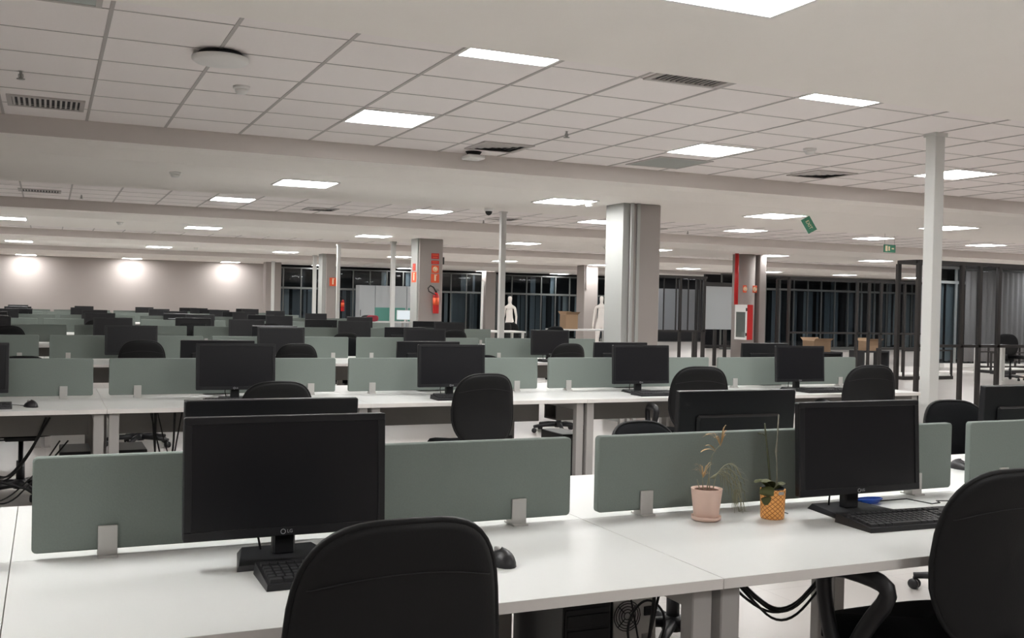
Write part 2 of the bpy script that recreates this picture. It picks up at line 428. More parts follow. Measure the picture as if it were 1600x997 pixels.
# unlit fixture at top left edge
t = thing('ceiling_light', 'unlit square light cut by the top edge of the photo', 'ceiling light', (-0.07, 5.33, ZT))
obj('frame', MB().box(-S, S, -S, -S + .03, -.01, 0).box(-S, S, S - .03, S, -.01, 0).box(-S, -S + .03, -S + .03, S - .03, -.01, 0).box(S - .03, S, -S + .03, S - .03, -.01, 0), M['grille'], t)
obj('diffuser', MB().box(-S + .03, S - .03, -S + .03, S - .03, -0.007, -0.002), M['unlit'], t)
# small round downlights
dl = thing('downlight', '-', 'downlight')
obj('ring', MB().lathe([(0.07, 0), (0.105, 0), (0.105, -0.012), (0.07, -0.012), (0.07, 0)], 20), M['white'], dl); obj('lens', MB().lathe([(0.0, -0.004), (0.069, -0.004), (0.069, -0.001)], 20), M['spot'], dl)
PD = Proto(dl)
for x, y, l in ((1.27, 33.6, 'round downlight in front of the wall between two square lights'), (3.87, 33.6, 'round downlight near the wall, closer to the columns'),
                (9.7, 33.2, 'round downlight above the grey cabinets'), (15.3, 34.2, 'round downlight above the end windows'), (17.7, 34.0, 'round downlight left of the pillar with the mannequin'),
                (20.4, 34.6, 'round downlight between the mannequin pillar and the big column'), (8.5, 34.4, 'round downlight by the dark doorway'), (11.5, 33.7, 'round downlight over the teal screens'), (12.2, 17.9+.0, 'round downlight')):
    if l == 'round downlight': continue
    PD.place((x, y, ZP), 0, l, 'small round downlights')

def vent(x, y, z, w_, h_, label, kind='slot'):
    t = thing('air_vent', label, 'air vent', (x, y, z), 0, 'air conditioning vents')
    f = MB(); b = 0.035
    f.box(-w_/2, w_/2, -h_/2, -h_/2+b, -.012, 0).box(-w_/2, w_/2, h_/2-b, h_/2, -.012, 0).box(-w_/2, -w_/2+b, -h_/2+b, h_/2-b, -.012, 0).box(w_/2-b, w_/2, -h_/2+b, h_/2-b, -.012, 0)
    obj('frame', f, M['grille'], t)
    obj('backing', MB().box(-w_/2+b, w_/2-b, -h_/2+b, h_/2-b, -.002, 0), M['dark'], t)
    s = MB()
    if kind == 'slot':
        n = int((w_ - 2*b) / 0.035)
        for i in range(n):
            xx = -w_/2 + b + (i + .5) * (w_ - 2*b) / n
            s.add([(xx-.012, -h_/2+b, -.011), (xx+.003, -h_/2+b, -.003), (xx+.003, h_/2-b, -.003), (xx-.012, h_/2-b, -.011)], [(0, 1, 2, 3)])
            s.box(xx-.0135, xx-.010, -h_/2+b, h_/2-b, -.012, -.004)
    else:
        q = min(w_, h_)/2 - b
        for i in range(4):
            r0 = q * (1 - i * .25); r1 = r0 - q * .16; 
            for a0 in range(4):
                T = Matrix.Rotation(a0 * PI/2, 4, 'Z')
                s.add([(-r0, -r0, -.003), (r0, -r0, -.003), (r1, -r1, -.014), (-r1, -r1, -.014)], [(0, 1, 2, 3)], T=T)
    obj('blade', s, M['grille'], t)
    return t
vent(-0.03, 8.62, ZT, 0.54, 0.46, 'slatted air grille in the ceiling tiles above the left end', 'slot')
vent(3.80, 8.75, ZT, 0.50, 0.50, 'square ceiling diffuser next to the small white wireless unit', 'sq')
vent(3.72, 5.50, ZT, 0.55, 0.30, 'slot vent cut by the plaster edge between two lights', 'slot')
vent(7.50, 8.62, ZT, 0.52, 0.52, 'square ceiling diffuser left of the thick white post', 'sq')
vent(-0.12, 15.9, ZT, 0.55, 0.40, 'slatted grille in the second strip of tiles', 'slot')
vent(3.95, 16.2, ZT, 0.50, 0.45, 'ceiling diffuser in the second strip of tiles near a light', 'sq')
vent(7.05, 16.0, ZT, 0.50, 0.45, 'ceiling diffuser behind the post top in the second strip of tiles', 'sq')
vent(10.1, 16.3, ZT, 0.55, 0.55, 'square diffuser right of the big column in the second strip of tiles', 'sq')
t = thing('return_panel', 'dark green-grey return panel set in the ceiling tiles', 'ceiling panel', (5.68, 8.78, ZT))
obj('frame', MB().box(-.31, .31, -.33, -.30, -.008, 0).box(-.31, .31, .30, .33, -.008, 0).box(-.31, -.29, -.3, .3, -.008, 0).box(.29, .31, -.3, .3, -.008, 0), M['grille'], t)
obj('panel', MB().box(-.29, .29, -.30, .30, -.005, -.001), mat('return_grey', (0.36, 0.38, 0.36), .6), t)

def detector(x, y, z, label):
    t = thing('smoke_detector', label, 'smoke detector', (x, y, z), 0, 'round white smoke detectors')
    obj('mounting_base', MB().lathe([(0.0, 0), (0.058, 0), (0.058, -0.016), (0.05, -0.02), (0, -0.02)][::-1], 24), M['white'], t)
    obj('sensor_head', MB().lathe([(0.044, -0.02), (0.044, -0.034), (0.034, -0.05), (0.0, -0.053)][::-1], 24), M['white'], t)
for x, y, z, l in ((1.20, 7.25, ZT, 'smoke detector in the tiles below the round wireless access point'), (6.25, 7.35, ZT, 'smoke detector in the tiles right of two lights'),
                (1.13, 10.6, ZP, 'smoke detector on the plaster strip above the second tile strip'), (5.85, 10.75, ZP, 'smoke detector on plaster just left of the big column'),
                (1.08, 17.85-.0, ZP+.0, 'small smoke detector on the far plaster strip'), (3.3, 26.1, ZP, 'tiny smoke detector near the far wall'), (10.4, 18.35, ZP, 'smoke detector left of the round column')):
    if y == 17.85: y = 18.2
    detector(x, y, z, l)
def sprinkler(x, y, z, label):
    t = thing('sprinkler', label, 'sprinkler', (x, y, z), 0, 'ceiling sprinklers')
    obj('pipe', MB().lathe([(0.0, -.05), (0.009, -.05), (0.009, 0), (0.02, 0)], 12), M['leg'], t)
    obj('deflector', MB().lathe([(0, -.055), (0.026, -.055), (0.026, -.051), (0, -.051)], 14).tube([(-.012, 0, -.02), (-.014, 0, -.04), (0, 0, -.052)], .003, 6).tube([(.012, 0, -.02), (.014, 0, -.04), (0, 0, -.052)], .003, 6), M['leg'], t)
for x, y, z, l in ((-0.18, 7.5, ZT, 'sprinkler above the slatted grille in the ceiling tiles'), (3.95, 7.68, ZT, 'sprinkler between two ceiling lights in the near tile field'),
                (8.0, 7.50, ZT, 'sprinkler beside the thick white post and a light'), (-0.02+.45, 16.2, ZT, 'sprinkler by the grille in the second tile strip'), (11.0, 16.3, ZT, 'sprinkler right of the big column on the second tile strip'),
                (6.9, 16.5, ZT, 'sprinkler behind the white post in the second tile strip')):
    sprinkler(x, y, z, l)
t = thing('wireless_access_point', 'large round white access point hanging under the ceiling tiles', 'access point', (0.92, 6.32, ZT))
obj('mount', MB().lathe([(0.0, -.03), (0.15, -.03), (0.12, 0), (0, 0)], 32), M['dark'], t)
obj('cover', MB().lathe([(0.0, -.075), (0.10, -.073), (0.150, -.062), (0.165, -.05), (0.165, -.032), (0.15, -.03), (0, -.03)], 40), M['white'], t)
t = thing('wireless_access_point', 'small white square access point on a dark mount near the beam', 'access point', (3.72, 9.18, ZT))
obj('mount', MB().lathe([(0.0, -.035), (0.055, -.035), (0.08, 0), (0, 0)], 20), M['dark'], t)
obj('cover', MB().box(-.09, .09, -.09, .09, -.075, -.035, c=.01), M['white'], t)
t = thing('security_camera', 'dark dome camera under the ceiling beside the white post top', 'security camera', (5.15, 12.15, ZP))
obj('mount', MB().lathe([(0, -.04), (.055, -.04), (.055, 0), (0, 0)], 20), M['white'], t)
obj('dome', MB().lathe([(0, -.095), (.025, -.085), (.042, -.062), (.045, -.04)], 20), M['dark'], t)

# exit signs
t = thing('exit_sign', 'green exit sign hanging crooked from one cord', 'exit sign', (8.86, 10.40, 2.38))
b = obj('sign_board', MB().plate(0.20, 0.12, .004, .012), M['green'], t); b.rotation_euler = (0, 1.05, -.55); b.location = (0, 0, .09)
obj('cord', MB().tube([(-.05, 0, .14), (-.07, 0, .18), (-.075, 0, .22)], .0015, 5), M['steel'], t)
tx = text_obj('lettering', 'EXIT', 0.06, M['sign_pale'], b, (0, -0.0075, 0), (PI/2, 0, 0)); tx['label'] = 'pale lettering on the green board'
t = thing('exit_sign', 'small lit green exit sign right of the crooked one', 'exit sign', (11.95, 12.15, 2.37))
obj('sign_board', MB().plate(0.24, 0.12, .004, .012), M['green'], t)
obj('pictogram', MB().plate(.045, .085, .004, .004, ch=.001, T=Matrix.Translation((-.07, -.008, 0))).plate(.03, .07, .004, .004, ch=.001, T=Matrix.Translation((-.015, -.008, 0))).plate(.05, .02, .004, .004, ch=.001, T=Matrix.Translation((.06, -.008, 0))), M['sign_pale'], t)
obj('cord', MB().tube([(-.1, 0, .06), (-.1, 0, .23)], .0015, 5).tube([(.1, 0, .06), (.1, 0, .23)], .0015, 5), M['steel'], t)
o = tag(obj('hanging_wire', MB().tube([(9.30, 14.9, ZT), (9.31, 14.9, 2.76), (9.34, 14.9, 2.70), (9.37, 14.9, 2.62)], .006, 6), M['white']), 'loose white wire hanging from the ceiling left of the exit sign', 'wire')

# ---------------------------------------------------------------- desks
DZ = 0.74
L = 1.4985
def make_desk(tray):
    desk = thing('double_desk', '-', 'desk')
    L = 1.4985
    for sgn, nm in ((-1, 'desktop'), (1, 'desktop')):
        m = MB(); y0, y1 = (-.69, -.001) if sgn < 0 else (.001, .69)
        m.box(0.0005, L, y0, y1, DZ - .025, DZ, mi=0, c=.0008)
        for i, f in enumerate(m.f):
            zs = [m.v[q][2] for q in f]
            if max(zs) - min(zs) > .01: m.mi[i] = 1
        obj(nm, m, [M['desk'], M['desk_edge']], desk)
    for x in (0.012, L - .066):
        m = MB()
        for y in (-.665, .615): m.box(x, x + .054, y, y + .05, 0.01, DZ - .025, c=.003)
        m.box(x + .004, x + .050, -.615, .615, DZ - .075, DZ - .026)
        for y in (-.66, .66):
            m.box(x, x + .054, y - .03 if y > 0 else y - .005, y + .005 if y > 0 else y + .03, 0, .01)
        obj('leg_frame', m, M['leg'], desk)
    if tray: obj('cable_tray', MB().box(.07, L - .07, -.10, -.085, .54, DZ - .03).box(.07, L - .07, .085, .10, .54, DZ - .03).box(.07, L - .07, -.10, .10, .53, .54), M['tray'], desk)
    return desk
PDk0 = Proto(make_desk(False)); PDk = Proto(make_desk(True))
div = thing('desk_divider', '-', 'desk divider')
PH = .225; PW = 1.41
obj('panel', MB().plate(PW, PH, .012, .026, ch=.003, T=Matrix.Translation((.748, 0, .757 + PH/2))), M['panel'], div)
for cx in (.748 - PW/2 + .165, .748 + PW/2 - .165):
    m = MB().box(cx - .022, cx + .022, -.020, -.0135, DZ, .815, c=.001).box(cx - .022, cx + .022, .0135, .020, DZ, .815, c=.001)
    m.box(cx - .022, cx + .022, -.034, .034, DZ, DZ + .005).box(cx - .022, cx + .022, -.019, .019, DZ, .757)
    obj('clamp', m, M['clamp'], div)
PDv = Proto(div)
ROWY = [2.629, 6.728, 10.69, 14.54, 18.45, 22.4, 26.35, 30.3]
ROWX = [-.069, .307, -.021, .281, -.10, .20, -.05, .12]
for r, (Y, xs) in enumerate(zip(ROWY, ROWX)):
    ks = range(-1, 3) if r == 0 else range(-1, 4)
    n = 0
    for k in ks:
        place = '%s bay of the %s bench row' % (ORD[n], 'front' if r == 0 else ORD[r])
        n += 1
        (PDk0 if r == 0 else PDk).place((xs + 1.5 * k, Y, 0), 0, 'white double desk with grey steel legs, ' + place, 'white bench desks')
        PDv.place((xs + 1.5 * k, Y, 0), 0, 'grey-green screen clamped along the desk, ' + place, 'grey-green desk screens')

# ---------------------------------------------------------------- monitors
def make_monitor():
    t = thing('computer_monitor', '-', 'monitor')
    z0, H, W_ = DZ + .065, .283, .476
    T = Matrix.Translation((0, 0, z0 + H/2)) @ Matrix.Rotation(-0.05, 4, 'X')
    m = MB(); m.plate(W_, H, .007, .022, ch=.003, T=T @ Matrix.Translation((0, .011, 0)))
    # raised bezel rim
    for a, b, c_, d in ((-W_/2 + .001, W_/2 - .001, H/2 - .017, H/2 - .001), (-W_/2 + .001, W_/2 - .001, -H/2 + .001, -H/2 + .021), (-W_/2 + .001, -W_/2 + .018, -H/2 + .021, H/2 - .017), (W_/2 - .018, W_/2 - .001, -H/2 + .021, H/2 - .017)):
        m.box(a, b, -.004, .001, c_, d, T=T, c=.001)
    # back housing
    m.box(-.17, .17, .019, .036, -.095, .060, T=T, c=.008)
    obj('housing', m, M['bezel'], t)
    obj('screen', MB().box(-W_/2 + .017, W_/2 - .017, -.0012, .0008, -H/2 + .0205, H/2 - .0165, T=T), M['screen'], t)
    g = MB(); g.tube([(-.012 + .0055 * math.cos(a), -.0048, -H/2 + .0105 + .0055 * math.sin(a)) for a in [2*PI*i/12 for i in range(13)]], .0009, 5, T=T)
    lg = obj('emblem', g, M['logo'], t)
    me = text_mesh('LG', .011); me.materials.clear(); me.materials.append(M['logo'])
    q = obj('lettering', me, None, lg); q.matrix_local = T @ Matrix.Translation((.004, -.0046, -H/2 + .0105)) @ Matrix.Rotation(PI/2, 4, 'X')
    b = MB().box(-.045, .045, .0358, .0385, -.06, .01, T=T, c=.001)
    obj('rear_panel', b, M['blackp'], t)
    obj('stand_neck', MB().box(-.026, .026, .030, .062, DZ + .012, DZ + .17, c=.004), M['blackp'], t)
    bs = MB(); bs.add([(-.125, -.055, DZ), (.125, -.055, DZ), (.095, .125, DZ), (-.095, .125, DZ), (-.120, -.050, DZ + .012), (.120, -.050, DZ + .012), (.085, .115, DZ + .016), (-.085, .115, DZ + .016)],
                      [(0, 3, 2, 1), (4, 5, 6, 7), (0, 1, 5, 4), (1, 2, 6, 5), (2, 3, 7, 6), (3, 0, 4, 7)])
    obj('stand_foot', bs, M['blackp'], t)
    obj('power_cable', MB().tube([(-.05, .045, DZ + .10), (-.055, .07, DZ + .05), (-.045, .085, DZ + .012), (-.02, .12, DZ + .006), (.02, .155, DZ + .005)], .0028, 6), M['cable'], t)
    return t
PM = Proto(make_monitor())
# (row, facing, x, y offset from row centre, angle)
MONS = [(0, 'f', .525, 2.42, .0, 0), (0, 'f', 2.285, 2.42, .0, 0), (0, 'b', .575, 2.87, .0, 0), (0, 'b', 2.15, 2.88, -.02, 0), (0, 'b', 3.55, 2.88, 0, 0),
        (1, 'f', -.43, 6.42, .0, 0), (1, 'f', 1.062, 6.42, .0, 0), (1, 'f', 2.47, 6.40, 0, 0), (1, 'f', 3.97, 6.44, .0, 0), (1, 'f', 5.42, 6.42, 0, 0),
        (1, 'b', 1.03, 6.98, 0, 0), (1, 'b', 2.50, 6.97, 0, 0), (1, 'b', 4.10, 6.98, 0, 0), (1, 'b', 5.50, 6.98, 0, 0),
        (2, 'f', -.85, 10.4, 0, 0), (2, 'f', .74, 10.45, .04, 0), (2, 'f', 2.16, 10.40, 0, 0), (2, 'f', 3.70, 10.40, .03, 0), (2, 'f', 5.20, 10.40, 0, 0),
        (2, 'b', 2.2, 10.95, 0, 0), (2, 'b', 3.65, 10.95, 0, 0), (2, 'b', -.8, 10.95, 0, 0),
        (3, 'f', -.65, 14.25, 0, 0), (3, 'f', .78, 14.25, 0, 0), (3, 'f', 2.48, 14.20, 0, 0), (3, 'f', 4.0, 14.25, 0, 0), (3, 'f', 5.45, 14.25, 0, 0),
        (3, 'b', 1.85, 14.82, 0, 0), (3, 'b', 3.65, 14.82, 0, 0), (3, 'b', 5.3, 14.82, 0, 0), (3, 'b', -.7, 14.82, 0, 0)]
rr = random.Random(3)
for r in range(4, 8):
    for fx in (-.75, .82, 2.35, 3.85, 5.25):
        MONS.append((r, 'f', fx + rr.uniform(-.12, .12), ROWY[r] - .29, rr.uniform(-.08, .08), 0))
    for fx in (-.6, 2.0, 3.6, 5.3):
        if rr.random() < .75: MONS.append((r, 'b', fx + rr.uniform(-.12, .12), ROWY[r] + .28, rr.uniform(-.08, .08), 0))
cnt = {}
for r, f, x, y, a, _ in MONS:
    c_ = cnt[(r, f)] = cnt.get((r, f), 0) + 1
    rown = 'front' if r == 0 else ORD[r]
    if f == 'f': lb = 'black monitor with its dark screen turned to us, %s on the %s bench row' % (ORD[c_ - 1], rown)
    else: lb = 'black monitor seen from behind, %s on the far side of the %s bench row' % (ORD[c_ - 1], rown)
    PM.place((x, y, 0), a + (0 if f == 'f' else PI), lb, 'black desktop monitors')

# ---------------------------------------------------------------- keyboards and mice
def make_keyboard():
    t = thing('keyboard', '-', 'keyboard')
    W_, D_ = .445, .155
    m = MB(); m.add([(-W_/2, -D_/2, 0), (W_/2, -D_/2, 0), (W_/2, D_/2, 0), (-W_/2, D_/2, 0), (-W_/2 + .002, -D_/2 + .002, .013), (W_/2 - .002, -D_/2 + .002, .013), (W_/2 - .003, D_/2 - .002, .027), (-W_/2 + .003, D_/2 - .002, .027)],
                    [(0, 3, 2, 1), (4, 5, 6, 7), (0, 1, 5, 4), (1, 2, 6, 5), (2, 3, 7, 6), (3, 0, 4, 7)])
    obj('case', m, M['blackp'], t)
    k = MB()
    sl = .014 / D_
    def key(x0, x1, y0, y1):
        z = lambda y: .013 + (y + D_/2) * sl
        e = .0012
        k.add([(x0, y0, z(y0)), (x1, y0, z(y0)), (x1, y1, z(y1)), (x0, y1, z(y1)), (x0 + e, y0 + e, z(y0) + .007), (x1 - e, y0 + e, z(y0) + .007), (x1 - e, y1 - e, z(y1) + .007), (x0 + e, y1 - e, z(y1) + .007)],
              [(4, 5, 6, 7), (0, 1, 5, 4), (1, 2, 6, 5), (2, 3, 7, 6), (3, 0, 4, 7)])
    for row in range(6):
        y0 = -D_/2 + .012 + row * .0185 + (.008 if row == 5 else 0); y1 = y0 + .0165
        if row == 0:
            for a, b in ((0, .028), (.030, .052), (.054, .076), (.078, .182), (.184, .206), (.208, .230), (.232, .254), (.256, .282)): key(-.213 + a, -.213 + b, y0, y1)
        else:
            for i in range(15): key(-.213 + i * .0189, -.213 + i * .0189 + .0172, y0, y1)
        for i in range(3): 
            if row != 2 and not (row == 1 and i != 1): key(.077 + i * .0189, .077 + i * .0189 + .0172, y0, y1)
        for i in range(4):
            if row < 5: key(.140 + i * .0189, .140 + i * .0189 + .0172, y0, y1)
    kk = obj('keys', k, M['key'], t)
    return t
PK = Proto(make_keyboard())
def make_mouse():
    t = thing('computer_mouse', '-', 'mouse')
    V = []; F = []; N, K = 16, 6
    for i in range(K + 1):
        th = PI/2 * i / K
        for j in range(N):
            a = 2*PI*j/N
            V.append((.031 * math.cos(a) * math.cos(th), .054 * math.sin(a) * math.cos(th), .036 * math.sin(th) * (1 - .15 * math.sin(a))))
    for i in range(K):
        for j in range(N): F.append((i*N+j, i*N+(j+1) % N, (i+1)*N+(j+1) % N, (i+1)*N+j))
    F.append(list(range(N))[::-1])
    obj('mouse_body', MB().add(V, F, smooth=True), M['blackp'], t)
    obj('scroll_wheel', MB().lathe([(0, -.004), (.010, -.004), (.010, .004), (0, .004)], 14, T=Matrix.Translation((0, .028, .026)) @ Matrix.Rotation(PI/2, 4, 'Y')), M['leg'], t)
    obj('mouse_cable', MB().tube([(0, .052, .008), (0, .08, .003), (-.02, .13, .003), (-.05, .17, .003), (-.03, .22, .003)], .0018, 6), M['cable'], t)
    return t
PMs = Proto(make_mouse())
for x, y, a, l in ((.655, 2.262, 0.0, 'black keyboard in front of the first monitor, mostly behind the near chair'), (2.345, 2.262, -.05, 'black keyboard in front of the monitor beside the plants'),
                (-.39, 6.22, .02, 'black keyboard cut by the photo edge, beside a mouse'), (1.07, 6.22, 0, 'black keyboard behind the chair top on the second bench'), (2.50, 6.21, 0, 'black keyboard partly behind the round-topped chair'),
                (4.02, 6.22, 0, 'black keyboard before the second bench monitor next to the tall chair'), (5.50, 6.22, 0, 'black keyboard near the free end of the second bench'),
                (3.72, 10.2, 0, 'black keyboard on the third bench by the middle monitor'), (5.2, 10.2, 0, 'black keyboard on the third bench, end monitor'),
                (2.15, 3.08, PI, 'black keyboard behind the plants on the far side of the front bench')):
    PK.place((x, y, DZ), a, l, 'black desk keyboards')
for x, y, a, l in ((1.0, 2.235, 0, 'black mouse peeking out beside the near chair back'), (-.075, 6.25, .5, 'black mouse with curled cable on the second bench'),
                (3.36, 3.0, PI, 'black mouse on the far side of the front bench by a screen gap'), (5.82, 6.30, 0, 'black mouse at the free end of the second bench')):
    PMs.place((x, y, DZ), a, l, 'black desk mice')

# ---------------------------------------------------------------- chairs
def outline(t, hw, hh):
    """rounded back outline, t in 0..1 around; wider low, narrower rounded top"""
    a = 2 * PI * t
    c, s_ = math.cos(a), math.sin(a)
    n = 3.4 if s_ > 0 else 3.0
    x = math.copysign(abs(c) ** (2 / n), c); z = math.copysign(abs(s_) ** (2 / n), s_)
    taper = 1 - 0.085 * (z + 0.15) if z > -.15 else 1 + .10 * (z + .15)
    return x * hw * taper, z * hh
def pad(hw, hh, thick, zc, yc, curve, N=44, rings=(1.0, .985, .93, .8, .55, .25, 0), front=True, crease=False):
    """cushioned curved pad in the XZ plane, dome towards -y (front False) or +y"""
    V = []; F = []
    sg = 1 if front else -1
    for r in rings:
        for j in range(N):
            x, z = outline(j / N, hw, hh); x *= r; z *= r
            h = thick * (1 - r ** 6) ** 0.5 if r < 1 else 0
            if crease and .7 < r < .9: h -= .003
            y = yc + curve * ((x / hw) ** 2) + sg * h - 0.035 * (z / hh + .1) ** 2 * 1.0
            V.append((x, y, zc + z))
    R = len(rings)
    for i in range(R - 1):
        for j in range(N):
            q = (i*N+j, i*N+(j+1) % N, (i+1)*N+(j+1) % N, (i+1)*N+j)
            F.append(q if not front else q[::-1])
    return V, F
def make_chair(arms, name='office_chair'):
    t = thing(name, '-', 'chair')
    YBK = -.215
    V, F = pad(.203, .225, .030, .745, YBK + .012, .035, front=True)
    cush = MB().add(V, F, smooth=True)
    obj('back_cushion', cush, M['fabric'], t)
    V, F = pad(.206, .228, .026, .745, YBK + .012, .035, front=False, crease=True)
    sh = MB().add(V, F, smooth=True)
    N = 44
    rim = [(outline(j / N, .206, .228)) for j in range(N + 1)]
    sh.tube([(x, YBK + .012 + .035 * (x / .206) ** 2 - .035 * (z / .228 + .1) ** 2, .745 + z) for x, z in rim], .007, 6, caps=False)
    s_ = obj('back_shell', sh, M['shell'], t)
    sm = [(.19 * u, YBK + .012 + .035 * (u * .92) ** 2 - .035 * ((.135 - .03 * u * u) / .228 + .1) ** 2 - .0258 * (1 - abs(u) ** 8) ** .5, .745 + .135 - .03 * u * u) for u in [-1 + i / 8 for i in range(17)]]
    obj('seam', MB().tube(sm, .0012, 5), M['dark'], s_)
    tg = obj('care_tag', MB().box(-.018, .018, YBK - .0215, YBK - .018, .575, .590), M['white'], s_)
    # seat pad
    V = []; F = []; N = 40
    prof = [(1.0, -.035), (1.0, -.01), (.985, .012), (.94, .028), (.8, .035), (.4, .033), (0, .030)]
    for r, z in prof:
        for j in range(N):
            a = 2*PI*j/N; c, s2 = math.cos(a), math.sin(a); n = 4.0
            x = math.copysign(abs(c) ** (2/n), c) * .235; y = math.copysign(abs(s2) ** (2/n), s2) * .225
            V.append((x * r, y * r + .03, .500 + z - (.02 * max(0, (y - .12) / .1) if y > .12 else 0)))
    for i in range(len(prof) - 1):
        for j in range(N): F.append((i*N+j, i*N+(j+1) % N, (i+1)*N+(j+1) % N, (i+1)*N+j))
    F.append(list(range(N))[::-1])
    obj('seat', MB().add(V, F, smooth=True), M['fabric'], t)
    obj('back_bracket', MB().tube([(0, -.02, .415), (0, -.20, .415), (0, -.258, .43), (0, -.262, .48), (0, -.256, .555)], [.022, .022, .024, .026, .02], 8, flat=1.5), M['shell'], t)
    obj('mechanism', MB().box(-.10, .10, -.10, .12, .40, .466, c=.01).tube([(.1, .02, .40), (.24, .03, .395)], .006, 6), M['blackp'], t)
    obj('gas_lift', MB().lathe([(0, .08), (.027, .08), (.027, .25), (.016, .25), (.016, .41), (0, .41)], 16), M['blackp'], t)
    b = MB(); b.lathe([(0, .055), (.045, .055), (.05, .10), (.035, .12), (0, .12)], 16)
    for i in range(5):
        a = 2*PI*i/5 + PI/2 + .3
        b.tube([(.03*math.cos(a), .03*math.sin(a), .088), (.16*math.cos(a), .16*math.sin(a), .084), (.295*math.cos(a), .295*math.sin(a), .068)], [.026, .022, .016], 8)
    obj('star_base', b, M['blackp'], t)
    for i in range(5):
        a = 2*PI*i/5 + PI/2 + .3; x, y = .29*math.cos(a), .29*math.sin(a)
        c = MB(); T = Matrix.Translation((x, y, .027)) @ Matrix.Rotation(a + 1.1, 4, 'Z') @ Matrix.Rotation(PI/2, 4, 'Y')
        c.lathe([(0, -.022), (.024, -.022), (.027, -.016), (.027, -.004), (.02, -.003), (.02, .003), (.027, .004), (.027, .016), (.024, .022), (0, .022)], 16, T=T)
        c.lathe([(0, .03), (.008, .03), (.008, .062), (0, .062)], 8, T=Matrix.Translation((x, y, 0)))
        obj('caster', c, M['blackp'], t)
    if arms:
        for s3 in (-1, 1):
            pts = [(s3*.15, .02, .44), (s3*.24, .02, .44), (s3*.262, .03, .47), (s3*.268, -.03, .56), (s3*.268, -.10, .645), (s3*.268, -.09, .675), (s3*.268, -.02, .683), (s3*.268, .09, .680), (s3*.268, .135, .655), (s3*.268, .135, .61), (s3*.266, .115, .52), (s3*.262, .09, .45), (s3*.24, .07, .44), (s3*.15, .06, .44)]
            # smooth the path once
            q = [pts[0]]
            for a_, b_ in zip(pts, pts[1:]):
                q.append(tuple(.75*u + .25*v for u, v in zip(a_, b_))); q.append(tuple(.25*u + .75*v for u, v in zip(a_, b_)))
            q.append(pts[-1])
            obj('armrest', MB().tube(q, .019, 8, flat=1.25), M['blackp'], t)
    return t
PC0 = Proto(make_chair(False)); PC1 = Proto(make_chair(True))
# x, y = centre of the back; z = top of the back; angle; arms; label
def chair(bx, by, ztop, a, arms, label):
    # back top centre sits at local (0,-.25); rotate and solve for the base
    lx, ly = 0, -.235
    x = bx - (lx * math.cos(a) - ly * math.sin(a)); y = by - (lx * math.sin(a) + ly * math.cos(a))
    o = (PC1 if arms else PC0).place((x, y, 0), a, label, 'black fabric office chairs')
    s_ = ztop / .975
    o.scale = (1, 1, s_)
    return o
chair(.59, 1.73, .975, .0, 0, 'large black chair back in front of the first monitor, its mouse side showing')
chair(2.19, 1.79, .98, .0, 1, 'black armchair with a white tag turned sideways beside the right keyboard')
chair(2.30, 3.75, .875, PI + .2, 1, 'black chair top peeking over the screen left of the palm plant')
chair(4.17, 3.80, .925, PI - .15, 0, 'rounded black chair back beside the thick white post, behind the front bench')
chair(1.16, 5.62, .915, 0, 1, 'black chair behind the big front monitor, at the second bench')
chair(2.44, 5.72, .94, .03, 0, 'full black chair back seen over the front screens, at the second bench')
chair(4.00, 5.72, .975, -.30, 1, 'black armchair turned slightly at the second bench, behind the back of a monitor')
chair(5.53, 5.75, .975, -.28, 1, 'black chair at the free end of the second bench by the white post')
chair(.78, 9.68, .975, 0, 0, 'black chair top under the big monitor of the third bench')
chair(2.14, 9.55, .955, 0, 0, 'black chair top beside the second monitor of the third bench')
chair(5.05, 9.62, .965, 0, 0, 'black chair top at the end of the third bench, right of its last monitor')
chair(-.43, 13.6, .985, 0, 0, 'black chair top at the fourth bench, cut by the photo edge')
chair(3.72, 13.65, .93, 0, 0, 'low black chair top at the fourth bench behind the dark gap')
chair(3.95, 16.05, .985, PI, 0, 'black chair with rounded top behind the fourth bench, seen past the gap')
chair(5.29, 13.6, .985, 0, 0, 'black chair top on the fourth bench near the extinguisher column')
chair(.72, 17.5, .98, 0, 0, 'black-rimmed chair top on the fifth bench')
chair(3.46, 17.5, .965, 0, 0, 'black chair top on the fifth bench before the dark doorway')
chair(4.80, 17.5, .945, 0, 0, 'black chair top on the fifth bench near the first white post')
chair(-.15, 7.9, .93, PI, 0, 'black chair on the far side of the second bench, seen through a screen gap')
chair(-.48, 5.35, .80, .4, 1, 'black chair at the photo edge, only its base and wheels showing')
chair(1.95, 5.15+.6, .80, .0, 0, 'black low chair pushed under the second bench') if False else None
chair(3.36, 8.0, .93, PI, 0, 'black chair beyond the second bench by the screen gap')
chair(3.25, 11.95, .93, PI, 0, 'black chair seen upright through the screen gap of the third bench')

